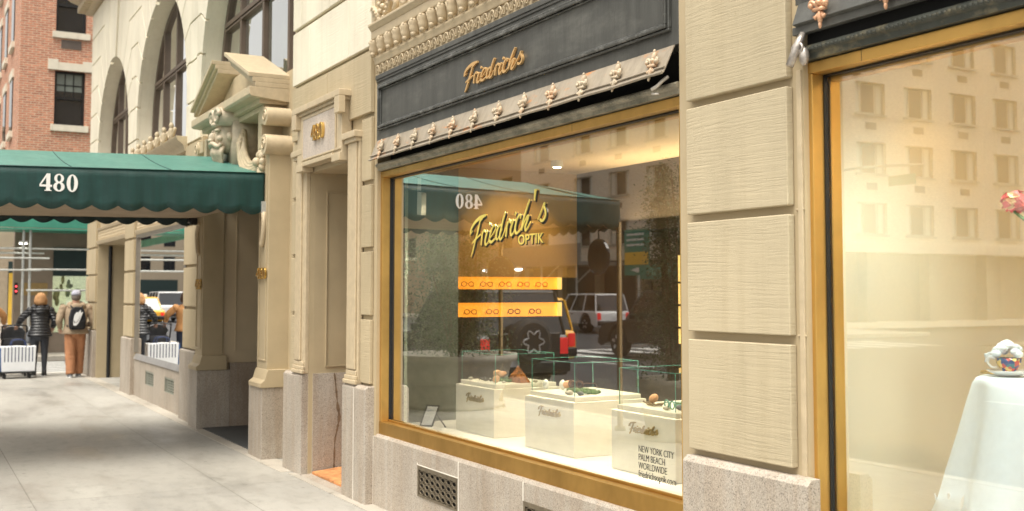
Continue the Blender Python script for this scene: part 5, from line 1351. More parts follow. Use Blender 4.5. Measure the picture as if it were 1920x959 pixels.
# ================================================================= PLANTERS WITH SHRUBS
def shrub(name, x, y, z0, h, rad, n, label, seed, pot_r, pot_h):
    pt = empty('planter', (x, y, 0), 'large round grey planter '+('beyond the canopy holding a dense shrub' if pot_r > .7 else 'by the near brass canopy pole'), 'planter', 'planters beside the canopy')
    p = MB(); p.rings([(x, y, 0.0, pot_r*.80, pot_r*.80), (x, y, 0.07, pot_r*.82, pot_r*.82), (x, y, 0.1, pot_r*.74, pot_r*.74), (x, y, pot_h*.45, pot_r*.84, pot_r*.84), (x, y, pot_h*.48, pot_r*.88, pot_r*.88), (x, y, pot_h*.52, pot_r*.86, pot_r*.86), (x, y, pot_h-.12, pot_r*.93, pot_r*.93), (x, y, pot_h-.1, pot_r*1.02, pot_r*1.02), (x, y, pot_h, pot_r*1.02, pot_r*1.02), (x, y, pot_h-0.01, pot_r*.9, pot_r*.9), (x, y, pot_h-.08, pot_r*.88, pot_r*.88)], 40); p.build('pot', POT, pt, smooth=True)
    t = empty(name, (x, y, pot_h-0.08), label, 'shrub', 'shrubs in the planters')
    rnd = random.Random(seed); tr = MB(); lf = MB(); tips = []
    for k in range(9):
        a = rnd.uniform(0, 2*PI); q = rnd.uniform(.2, .8)*rad
        P_ = [(x+0.05*math.cos(a), y+.05*math.sin(a), pot_h-.08), (x+q*.6*math.cos(a), y+q*.6*math.sin(a), pot_h+h*.4), (x+q*math.cos(a+.4), y+q*math.sin(a+.4), pot_h+h*rnd.uniform(.8, 1.02))]
        P_ = crom(P_, 5); tr.tube(P_, [0.02-0.0013*i for i in range(len(P_))], 6); tips += P_[2:]
    tr.build('stems', BARK, t, smooth=True)
    cl = []
    for k in range(int(n/28)):
        c = rnd.choice(tips); a = rnd.uniform(0, 2*PI); q = rnd.uniform(0, rad*0.75)*(1.05-0.5*max(0, (c[2]-pot_h)/h)**2)
        cl.append((c[0]+q*math.cos(a), c[1]+q*math.sin(a), c[2]+rnd.uniform(-.2, .15)))
    for c in cl:
        for j in range(28):
            o_ = Vector((rnd.gauss(0, .075), rnd.gauss(0, .075), rnd.gauss(0, .07))); p = Vector(c)+o_
            if p.z < pot_h-.03: p.z = pot_h+rnd.random()*.1
            d1 = Vector((rnd.uniform(-1, 1), rnd.uniform(-1, 1), rnd.uniform(-.6, .6))).normalized(); d2 = d1.cross(Vector((rnd.uniform(-.5, .5), rnd.uniform(-.5, .5), 1))).normalized(); L = rnd.uniform(.028, .05)
            lf.add([p, p+d1*L*.5+d2*L*.3, p+d1*L, p+d1*L*.5-d2*L*.3], [(0, 1, 2, 3)])
    lf.build('foliage', LEAF, t)
shrub('dense_shrub', -14.55, -0.35, 0, 1.85, 0.85, 26000, 'dense green shrub in the larger planter beyond the canopy', 4, 0.92, 0.78)
shrub('tall_shrub', -10.05, -0.95, 0, 2.35, 0.42, 12000, 'tall loose shrub by the near canopy pole', 11, 0.42, 0.7)

# ================================================================= ACROSS THE CROSS STREET: red brick building
rb = empty('brick_building', (-33, 6, 0), 'red brick building with cream stone sills beyond the cross street', 'building')
XB_ = -33.0
wins = [(3.47, 4.29, 6.45, 8.02), (3.47, 4.29, 9.13, 10.75), (3.47, 4.29, 11.8, 13.4), (7.0, 7.9, 6.45, 8.02), (7.0, 7.9, 9.13, 10.75)]
def holed(mb, y0, y1, z0, z1, holes, x, dep):
    zs = sorted({z0, z1, *[h[2] for h in holes], *[h[3] for h in holes]})
    for a, b in zip(zs[:-1], zs[1:]):
        hh = sorted([(h[0], h[1]) for h in holes if h[2] <= a+1e-6 and h[3] >= b-1e-6]); y = y0
        for p, q in hh: mb.box(x-dep, x, y, p, a, b); y = q
        mb.box(x-dep, x, y, y1, a, b)
m = MB(); holed(m, 2.55, 20, 4.3, 17, wins, XB_, 0.3); m.box(-60, XB_-0.301, 2.551, 2.85, 4.3, 17); wl_ = m.build('brick_wall', BRK, rb)
for (a, b, c, d_) in wins:
    f = MB(); t_ = 0.07; f.box(XB_-0.22, XB_-0.14, a, a+t_, c, d_); f.box(XB_-0.22, XB_-0.14, b-t_, b, c, d_); f.box(XB_-0.22, XB_-0.14, a+t_, b-t_, d_-t_, d_); f.box(XB_-0.22, XB_-0.14, a+t_, b-t_, c, c+t_)
    zm = (c+d_)/2; f.box(XB_-0.21, XB_-0.13, a+t_, b-t_, zm-0.03, zm+0.03)
    for k in (1, 2): y = a+t_+(b-a-2*t_)*k/3; f.box(XB_-0.20, XB_-0.17, y-0.012, y+0.012, zm+0.03, d_-t_)
    f.box(XB_-0.199, XB_-0.172, a+t_, b-t_, (zm+d_)/2-0.012, (zm+d_)/2+0.012)
    o = f.build('window', BLKM, rb)
    g = MB(); g.box(XB_-0.205, XB_-0.2, a+t_, b-t_, c+t_, d_-t_); g.build('pane', DARKGL, o)
    q = MB(); q.box(XB_-0.1995, XB_-0.197, a+t_, b-t_, zm+(0.35 if c > 7 else 0.22), d_-t_); q.build('blind', plain('dim_blind', (0.22, 0.25, 0.22), 0.6) if 'dim_blind' not in MATS else MATS['dim_blind'], o)
    s_ = MB(); s_.box(XB_-0.14, XB_+0.07, a-0.09, b+0.10, c-0.18, c-0.002)
    for y in (a-0.09, a+(b-a)*.33, a+(b-a)*.66, b+0.06): s_.box(XB_+0.07, XB_+0.085, y, y+0.04, c-0.17, c-0.01)
    s_.build('sill', TERRA, o)
    l = MB(); l.box(XB_, XB_+0.06, a-0.19, a+0.08, d_, d_+0.30); l.box(XB_, XB_+0.06, b-0.08, b+0.19, d_, d_+0.30); l.box(XB_, XB_+0.045, a+0.08, b-0.08, d_, d_+0.22); l.build('lintel', TERRA, o)
    if c > 6.5: v = MB(); v.box(XB_, XB_+0.02, a+0.15, b-0.13, c-0.47, c-0.23); v.build('air_grille', plain('brown_grille', (0.11, 0.085, 0.07), 0.6) if 'brown_grille' not in MATS else MATS['brown_grille'], o)
# avenue face windows, seen edge on
for k in range(9):
    for z in (6.45, 9.13, 11.8):
        x = -35.0-k*2.6
        s_ = MB(); s_.box(x-1.1, x+0.1, 2.46, 2.56, z-0.18, z); s_.box(x-1.15, x+.15, 2.50, 2.56, z+1.6, z+1.85); s_.box(x-0.95, x-0.05, 2.535, 2.556, z, z+1.6); s_.cur = 1; s_.box(x-0.95, x-0.05, 2.52, 2.549, z+.02, z+1.58); s_.build('window', [TERRA, DARKGL], rb)
m = MB(); m.box(-60, XB_+0.02, 2.53, 20, 4.0, 4.3); m.build('stone_band', TERRA, rb)
m = MB(); holed(m, 2.55, 12, 0, 4.0, [(3.55, 4.9, 0.55, 2.95), (6.0, 9, 0.5, 3)], XB_, 0.5);  m.box(XB_, XB_+0.03, 2.55, 3.5, 0.0, 1.15); m.build('ground_floor_wall', LIME, rb)
m = MB(); m.box(XB_-0.3, XB_+0.05, 3.55, 4.9, 2.15, 2.95); m.build('shop_awning', DKGREEN, rb)
SHOPL = plain('lit_shop_goods', (0.75, 0.72, 0.5), 0.7, var=0.4, vs_=5, emit=(0.72, 0.75, 0.52), es=0.55)
m = MB(); m.box(XB_-0.65, XB_-0.6, 3.5, 4.95, 0.5, 2.3); m.build('lit_shop_display', SHOPL, rb)
m = MB()
rnd = random.Random(8)
for k in range(26): y = rnd.uniform(3.6, 4.8); z = rnd.uniform(0.7, 2.1); m.ball((XB_-0.5, y, z), (0.03, rnd.uniform(.04, .11), rnd.uniform(.05, .16)), 7, 5)
m.build('display_goods', plain('mixed_goods', (0.25, 0.30, 0.14), 0.7, var=0.9, vs_=9), rb)
m = MB(); m.box(XB_-0.42, XB_-0.40, 3.55, 4.9, 0.55, 2.15); m.build('shop_glass', GLASS, rb)
m = MB(); m.box(XB_, XB_+0.02, 2.80, 3.42, 1.60, 1.95); m.build('wall_plaque', plain('ochre_plaque', (0.34, 0.23, 0.09), 0.5), rb)
# sidewalk shed in front of it
sh = empty('sidewalk_shed', (-32, 3, 0), 'green topped pipe scaffold shed in front of brick building', 'scaffold')
m = MB(); m.box(-31.6, -31.5, -1.2, 12, 3.42, 3.66); m.box(-33, -31.5, -1.2, 12, 3.36, 3.40); m.box(-45, -31.6, -1.25, -1.15, 3.42, 3.66); m.build('fascia_board', GRNP, sh)
m = MB(); m.box(-31.9, -31.85, 2.35, 5.2, 3.66, 3.95); m.build('white_sheet', plain('white_tarp', (0.85, 0.88, 0.9), 0.7), sh)
for y in (-1.0, 2.66, 2.83, 4.35, 6.4):
    m = MB(); m.tube([(-31.7, y, 0), (-31.7, y, 3.36)], 0.035, 8); m.build('post', GALV, sh)
for (y0, y1, z, x) in ((-1, 3.3, 2.60, -31.6), (-1, 3.1, 2.28, -31.6), (2.75, 5.5, 2.30, -31.62), (2.75, 5.5, 1.74, -31.62), (-1, 5.5, 2.86, -31.75), (-1, 3.2, 2.74, -31.9)):
    m = MB(); m.tube([(x, y0, z), (x, y1, z)], 0.026, 8); m.build('rail', GALV, sh)
m = MB(); m.box(-31.9, -31.7, 2.56, 2.76, 3.00, 3.06); lmp = m.build('work_light', WHITE, sh)
m = MB(); m.box(-31.9, -31.7, 2.57, 2.75, 2.985, 2.999); m.build('lens', plain('work_lamp_glow', (1, 1, 1), 0.5, emit=(1, 0.97, 0.85), es=6), lmp)
m = MB(); m.box(-31.8, -31.72, 2.33, 2.42, 0.0, 2.2); m.build('yellow_post', plain('yellow_post_paint', (0.75, 0.47, 0.06), 0.5), sh)
# things on the cross street pavement
t = empty('traffic_signal', (-32.3, 2.62, 0), 'red pedestrian lights glowing behind the scaffold posts', 'signal')
m = MB(); m.box(-32.4, -32.3, 2.515, 2.595, 1.62, 1.95); m.build('housing', BLKM, t)
m = MB(); m.ball((-32.28, 2.555, 1.85), 0.022, 8, 6); m.ball((-32.28, 2.555, 1.72), 0.022, 8, 6); m.build('lamp', plain('red_lamp', (1, .1, .1), 0.5, emit=(1, 0.05, 0.06), es=3), t)

# ================================================================= ACROSS THE AVENUE (seen in the glass)
ht = empty('white_brick_hotel', (-50, -35, 0), 'white brick hotel with picture windows mirrored in the shop glass', 'building')
XH, YH = -36.0, -29.0
rows = [4.45, 7.3, 10.15, 13.0, 15.85, 18.7, 21.55]
WFR = plain('window_alu', (0.42, 0.41, 0.36), 0.4, 0.3)
colsY = [(-39.3-k*3.72, 2.1) for k in range(7)]        # along x on the avenue face
m = MB()
def holed_y(mb, x0, x1, z0, z1, holes, y, dep):
    zs = sorted({z0, z1, *[h[2] for h in holes], *[h[3] for h in holes]})
    for a, b in zip(zs[:-1], zs[1:]):
        hh = sorted([(h[0], h[1]) for h in holes if h[2] <= a+1e-6 and h[3] >= b-1e-6]); x = x0
        for p, q in hh: mb.box(x, p, y-dep, y, a, b); x = q
        mb.box(x, x1, y-dep, y, a, b)
colX = [-41.1, -44.9, -48.9, -52.6, -56.4, -61.3]
HX = [(x-0, x+2.1, z, z+1.42) for x in colX for z in rows]
HY = [(-32.6-1.0-k*3.25, -32.6+0.95-k*3.25, z, z+1.5) for k in range(13) for z in [r-0.05 for r in rows]]
holed_y(m, -63, XH, 4.0, 26, HX, YH, 0.35); holed(m, -80, YH-0.35, 4.0, 26, HY, XH, 0.35); m.box(-63, XH, -80, -29.35, 26, 26.3)
m.build('white_brick_wall', WBRK, ht)
def hotel_window(a, b, c, d_, face):
    f = MB()
    def bx(u0, u1, w0, w1, z0, z1):
        if face == 'y': f.box(u0, u1, YH-0.22+w0, YH-0.22+w1, z0, z1)
        else: f.box(XH-0.22+w0, XH-0.22+w1, u0, u1, z0, z1)
    t_ = 0.07
    bx(a, b, 0, .06, c, c+t_); bx(a, b, 0, .06, d_-t_, d_); bx(a, a+t_, 0, .06, c+t_, d_-t_); bx(b-t_, b, 0, .06, c+t_, d_-t_)
    for q in (0.24, 0.76): u = a+(b-a)*q; bx(u-.03, u+.03, 0, .06, c+t_, d_-t_)
    bx(a-0.08, b+0.08, 0.1, 0.30, c-0.10, c)
    f.cur = 1; bx(a+t_, b-t_, 0.0, 0.02, c+t_, d_-t_)
    f.cur = 2; bx(a+t_, a+(b-a)*.28, 0.022, 0.03, c+t_, d_-t_); bx(a+(b-a)*.72, b-t_, 0.022, 0.03, c+t_, d_-t_)
    f.cur = 3; u = (a+b)/2; bx(u-.35, u+.35, 0.2201, 0.235, c-0.75, c-0.42)
    return f.build('window', [WFR, DARKGL, CURT, MATS['brown_grille']], ht)
for h in HX: hotel_window(*h, 'y')
for h in HY: hotel_window(*h, 'x')
m = MB(); m.box(-63, XH+0.25, -80, YH+0.25, 3.55, 4.0); m.box(-63, XH, -80, YH-0.4, 0.0, 0.3); m.build('stone_band', TERRA, ht)
m = MB()
x = -62.5
while x < XH: m.box(x, x+0.6, YH-0.6, YH, 0.3, 3.55); x += 4.2
y = -79
while y < YH-1: m.box(XH-0.6, XH, y, y+0.6, 0.3, 3.55); y += 4.2
m.box(-63, XH-0.8, -80, YH-0.9, 0.3, 3.55); m.build('ground_floor_wall', plain('tan_shopfront', (0.33, 0.28, 0.2), 0.6), ht)
m = MB(); m.prism([(YH, 3.3), (YH+1.3, 2.6), (YH+1.3, 2.4), (YH, 2.4)], 'X', -48, -40); m.build('shop_awning', GRNP, ht)
tb2 = empty('tan_building', (-75, -33, 0), 'tan terraced apartment building mirrored behind the canopy reflection', 'building')
m = MB(); HT = [(-66-k*4, -64.2-k*4, z, z+1.6) for k in range(9) for z in (4.5, 8, 11.5, 15, 18.5)]; holed_y(m, -105, -63.0, 0, 24, HT, -29.0, 0.3); m.box(-105, -63.0, -45, -29.4, 24, 24.3); m.build('brick_wall', plain('tan_brick', (0.36, 0.26, 0.18), 0.8), tb2)
for h in HT:
    f = MB(); f.box(h[0], h[1], -29.25, -29.2, h[2], h[3]); f.cur = 1; f.box(h[0]-.1, h[1]+.1, -29.0, -28.85, h[2]-.2, h[2]); f.build('window', [DARKGL, TERRA], tb2)
m = MB(); rnd = random.Random(2)
for k in range(500):
    p = Vector((-72+rnd.uniform(-2.5, 2.5), -28.5+rnd.uniform(-.5, .4), 12.2+rnd.uniform(-.5, .7))); a = Vector((rnd.uniform(-1, 1), rnd.uniform(-1, 1), rnd.uniform(-1, 1))).normalized()*.22; b = a.cross(Vector((0.3, .2, 1))).normalized()*.15
    m.add([p-a, p-b, p+a, p+b], [(0, 1, 2, 3)])
m.build('terrace_plants', plain('russet_leaf', (0.30, 0.10, 0.05), 0.7, var=0.6, vs_=3), tb2)
m = MB(); m.box(-76, -68, -29.0, -27.9, 11.3, 11.7); m.build('terrace', TERRA, tb2)
# traffic lights and street sign on the far corner
t = empty('traffic_light', (-34.6, -26.5, 0), 'yellow traffic light on a long arm mirrored in right window', 'traffic light')
m = MB(); m.tube([(-34.6, -26.5, 0), (-34.6, -26.5, 6.4)], 0.10, 10); m.tube(crom([(-34.6, -26.5, 6.0), (-33.5, -26.6, 6.6), (-31, -27.0, 6.75), (-28.5, -27.3, 6.6)], 5), 0.055, 8); m.build('pole', GALV, t, smooth=True)
YL = plain('signal_yellow', (0.80, 0.50, 0.05), 0.5)
for (x, y, z) in ((-33.4, -26.8, 5.4), (-33.0, -26.9, 5.4), (-34.9, -26.4, 3.6)):
    m = MB(); m.box(x-.17, x+.17, y-.15, y+.15, z, z+1.0)
    for k in range(3): m.tube([(x+0.15, y, z+.18+.32*k), (x+0.34, y, z+.18+.32*k)], 0.13, 10)
    m.build('signal_head', YL, t)
m = MB(); m.box(-30.2, -28.9, -27.25, -27.2, 5.9, 6.3); m.build('street_sign', GRNP, t)
t = empty('road_sign', (-42, -23.5, 0), 'green and yellow direction sign on a post mirrored behind lettering', 'sign')
m = MB(); m.tube([(-42, -23.5, 0), (-42, -23.5, 4.6)], 0.06, 8); m.build('post', GALV, t)
m = MB(); m.box(-43, -41, -23.42, -23.38, 2.5, 4.7); m.build('sign_plate', GRNP, t)
m = MB(); m.box(-42.95, -41.05, -23.38, -23.36, 3.0, 3.6); m.build('yellow_panel', YL, t)
m = MB()
for z in (4.4, 4.15, 3.9): m.box(-42.8, -41.4, -23.379, -23.37, z, z+.09)
m.prism([(-42.5, 2.75), (-41.8, 2.62), (-41.8, 2.88)], 'Y', -23.379, -23.37); m.build('sign_lettering', WHITE, t)
t = empty('avenue_shed', (-58, -26, 0), 'dark sidewalk shed with bright tube lamps mirrored behind shelves', 'scaffold')
m = MB(); m.box(-70, -50, -28.5, -25.3, 3.2, 3.4); m.box(-70, -50, -25.4, -25.3, 3.4, 4.4); m.build('deck', plain('shed_grey', (0.22, 0.23, 0.22), 0.7), t)
for k in range(6): x = -69.6+k*3.8; m = MB(); m.tube([(x, -25.5, 0), (x, -25.5, 3.2)], 0.06, 8); m.tube([(x, -25.5, 2.2), (x+1.9, -25.5, 3.2)], 0.04, 6); m.build('post', GALV, t)
m = MB(); m.box(-60.5, -58.5, -26.6, -26.4, 3.05, 3.15); m.box(-64, -62.4, -26.6, -26.4, 3.05, 3.15); m.build('tube_lamp', plain('tube_glow', (1, 1, 1), .5, emit=(1, 1, 0.95), es=6), t)
m = MB(); m.box(-106, -50, -29.6, -29.3, 0, 4); m.build('hoarding', plain('hoarding_dark', (0.06, 0.06, 0.055), 0.7), t)

# ================================================================= VEHICLES
def vehicle(name, x, y, facing, L, W, H, paint, label, cat, group=None, spare=False, low=False, taxi=False):
    # facing: +1 nose towards +x, -1 nose towards -x
    t = empty(name, (x, y, -0.12), label, cat, group)
    z0 = -0.12; s = facing
    def X(u): return x+s*u
    wr = 0.36 if low else 0.40
    hb = H*0.56
    a = L/2
    # body with wheel arches
    def archp(cu, r): return [(cu+r*math.cos(R(180-g)), z0+wr+r*math.sin(R(180-g))) for g in range(0, 181, 20)]
    bot = z0+0.26
    prof = [(-a, bot+.1)]+[(-a+.02, z0+hb-.1), (-a+.1, z0+hb), (a-1.25 if not low else a-1.1, z0+hb), (a-.25, z0+hb-.10), (a, z0+hb-.28), (a, bot+.05), (a-.1, bot)]
    fr = [(p[0], max(p[1], bot)) for p in reversed(archp(a-.95, wr+.09))]; rr = [(p[0], max(p[1], bot)) for p in reversed(archp(-a+.95, wr+.09))]
    poly = [(X(u), z) for u, z in prof+fr+rr+[(-a+.1, bot)]]
    m = MB(); m.prism(poly, 'Y', y-W/2, y+W/2); body = m.build('body', paint, t, bevel=0.05, seg=3)
    # greenhouse
    tw = W/2-.16; bw_ = W/2-.05
    ub = (-a+.12, a-1.35) if not low else (-a+.75, a-1.25); ut = (-a+.30, a-2.0) if not low else (-a+1.35, a-2.1)
    def gh(mb, e, z1, z2, k1=0, k2=1):
        vs = []
        for k, zz in ((k1, z1), (k2, z2)):
            u0 = ub[0]+(ut[0]-ub[0])*k+(-e); u1 = ub[1]+(ut[1]-ub[1])*k+e; hw = bw_+(tw-bw_)*k+e
            vs += [(X(u0), y-hw, zz), (X(u1), y-hw, zz), (X(u1), y+hw, zz), (X(u0), y+hw, zz)]
        mb.add(vs, [(0, 1, 2, 3), (7, 6, 5, 4), (0, 4, 5, 1), (1, 5, 6, 2), (2, 6, 7, 3), (3, 7, 4, 0)])
    m = MB(); gh(m, 0, z0+hb, z0+H-.06); m.build('windows', DARKGL, t)
    m = MB(); hw = tw
    m.prism([(X(ut[0]-.03), z0+H-.07), (X(ut[0]+.06), z0+H), (X(ut[1]-.15), z0+H), (X(ut[1]+.05), z0+H-.07)], 'Y', y-hw-.01, y+hw+.01)
    m.build('roof', paint if not spare else BLKM, t, bevel=0.03)
    m = MB()
    for q in ([0.0, 0.34, 0.68, 1.0] if not low else [0.0, 0.5, 1.0]):
        for sg in (-1, 1):
            p0 = (X(ub[0]+(ub[1]-ub[0])*q), y+sg*(bw_+.005), z0+hb-.01); p1 = (X(ut[0]+(ut[1]-ut[0])*q), y+sg*(tw+.005), z0+H-.05)
            m.tube([p0, p1], 0.035, 6)
    m.build('pillars', paint if not spare else BLKM, t)
    for u in (a-.95, -a+.95):
        for sg in (-1, 1):
            yo = y+sg*(W/2-.02); yi = y+sg*(W/2-.26)
            m = MB(); m.tube([(X(u), yi, z0+wr), (X(u), yi+sg*.03, z0+wr), (X(u), yo-sg*.03, z0+wr), (X(u), yo, z0+wr)], [wr-.06, wr, wr, wr-.05], 24); w = m.build('wheel', RUBBER, t, smooth=False)
            m = MB(); m.tube([(X(u), yo-sg*.02, z0+wr), (X(u), yo+sg*.012, z0+wr)], [wr*.62, wr*.60], 20); m.cur = 1
            for k in range(5):
                g = 2*PI*k/5+.3; m.tube([(X(u)+.10*math.cos(g), yo+sg*.014, z0+wr+.10*math.sin(g)), (X(u)+.20*math.cos(g), yo+sg*.014, z0+wr+.20*math.sin(g))], 0.045, 6)
            m.build('rim', [RUBBER, RIM], w)
    for sg in (-1, 1):
        m = MB(); m.cbox((X(-a-.005), y+sg*(W/2-.14), z0+hb-.22), (0.05, .17, .30 if not low else .16)); m.build('tail_light', MATS['tail_red'] if 'tail_red' in MATS else plain('tail_red', (0.55, 0.02, 0.02), 0.2, emit=(1, 0.03, 0.03), es=0.35), t, bevel=.01)
        m = MB(); m.cbox((X(a-.0), y+sg*(W/2-.22), z0+hb-.30), (0.06, .30, .16)); m.build('headlight', MATS['lamp_clear'] if 'lamp_clear' in MATS else plain('lamp_clear', (0.75, 0.76, 0.76), 0.1), t, bevel=.02)
        m = MB(); m.cbox((X(ub[1]-.45), y+sg*(W/2+.10), z0+hb+.10), (0.10, .20, .14)); m.build('mirror', BLKM, t, bevel=.02)
    m = MB(); m.cbox((X(-a-.05), y, z0+.45), (.14, W-.1, .20)); m.cbox((X(a+.05), y, z0+.42), (.14, W-.1, .20)); m.build('bumper', BLKM, t, bevel=.03)
    m = MB(); m.cbox((X(-a-.13), y-.35*s if spare else y, z0+.62 if not spare else z0+.55), (.012, .32, .16)); m.build('number_plate', plain('plate_grey', (0.6, 0.6, 0.62), .5) if 'plate_grey' not in MATS else MATS['plate_grey'], t)
    m = MB()
    for sg in (-1, 1):
        for u in (-.25, .75): m.cbox((X(u), y+sg*(W/2+.012), z0+hb-.14), (.16, .03, .03))
    m.build('door_handle', BLKM, t)
    if spare:
        r_ = .41
        m = MB(); m.tube([(X(-a-.03), y, z0+.92), (X(-a-.06), y, z0+.92), (X(-a-.26), y, z0+.92), (X(-a-.30), y, z0+.92)], [r_-.06, r_, r_, r_-.07], 28); w = m.build('spare_wheel', RUBBER, t)
        m = MB(); m.tube([(X(-a-.29), y, z0+.92), (X(-a-.31), y, z0+.92)], [.24, .23], 24); m.cur = 1
        sp2 = []
        for k in range(36):
            g = 2*PI*k/36; rr_ = .175+.045*math.cos(6*g)
            sp2.append((X(-a-.325), y+rr_*math.cos(g), z0+.92+rr_*math.sin(g)))
        m.tube(sp2, .016, 6, closed=True)
        m.build('rim', [BLKM, RIM], w)
        m = MB(); m.box(*sorted((X(-a+.02), X(-a-.03))), y-W/2+.22, y+W/2-.22, z0+.48, z0+hb+.02); m.build('tailgate', BLKM, t, bevel=.02)
    if taxi:
        m = MB(); m.cbox((X(-.2), y, z0+H+.08), (.3, .7, .16)); m.build('roof_light', WHITE, t, bevel=.02)
    return t
YEL = plain('cab_yellow', (0.80, 0.42, 0.03), 0.25, var=.03); BLKP = plain('black_paint', (0.012, 0.012, 0.014), 0.12, var=0); WHP = plain('white_car_paint', (0.72, 0.73, 0.74), 0.2, var=.01); BRP = plain('dark_bronze_paint', (0.035, 0.026, 0.02), 0.15, var=0)
vehicle('off_road_vehicle', -19.25, -3.02, -1, 4.3, 1.92, 1.86, BLKP, 'black off road car with big spare wheel on its back, mirrored', 'car', spare=True)
vehicle('yellow_cab', -23.4, -5.75, -1, 4.6, 1.86, 1.68, YEL, 'yellow cab half hidden behind the black off road car, mirrored', 'taxi')
vehicle('dark_suv', -23.9, -11.8, -1, 5.0, 2.0, 1.85, BRP, 'dark brown SUV mirrored beside the near canopy pole', 'car')
vehicle('white_suv', -42, -20.5, -1, 4.5, 1.8, 1.75, WHP, 'white SUV in the distance mirrored in first window', 'car')
vehicle('yellow_taxi', -62.5, -4.6, -1, 4.8, 1.85, 1.55, YEL, 'yellow taxi mirrored in the smaller shop window', 'taxi', taxi=True, low=True)
vehicle('black_suv', -52, -6.0, -1, 4.9, 1.95, 1.85, BLKP, 'black SUV with red lamp mirrored beside the taxi', 'car')
vehicle('white_van', -70, -7.5, -1, 4.9, 1.95, 1.85, WHP, 'white van mirrored behind the taxi and black SUV', 'car')

# ================================================================= PEOPLE
SKIN = plain('skin_tone', (0.55, 0.33, 0.24), 0.55, var=0.05, vs_=20)
def skin_mesh(nodes, edges, name, mat, parent, sub=2):
    off = OFF[parent.name]
    me = bpy.data.meshes.new(name); me.from_pydata([(p[0]-off[0], p[1]-off[1], p[2]-off[2]) for p, r in nodes], edges, [])
    o = bpy.data.objects.new('tmp_body', me); col.objects.link(o)
    md = o.modifiers.new('s', 'SKIN'); md.use_smooth_shade = True
    for i, (p, r) in enumerate(nodes):
        sv = me.skin_vertices[0].data[i]; sv.radius = (r, r); sv.use_root = (i == 0)
    sb = o.modifiers.new('u', 'SUBSURF'); sb.levels = sub; sb.render_levels = sub
    dg = bpy.context.evaluated_depsgraph_get(); dg.update()
    m2 = bpy.data.meshes.new_from_object(o.evaluated_get(dg)); bpy.data.objects.remove(o)
    m2.materials.clear(); m2.materials.append(mat)
    for p in m2.polygons: p.use_smooth = True
    q = bpy.data.objects.new(name, m2); col.objects.link(q); q.parent = parent; OFF[q.name] = off
    return q
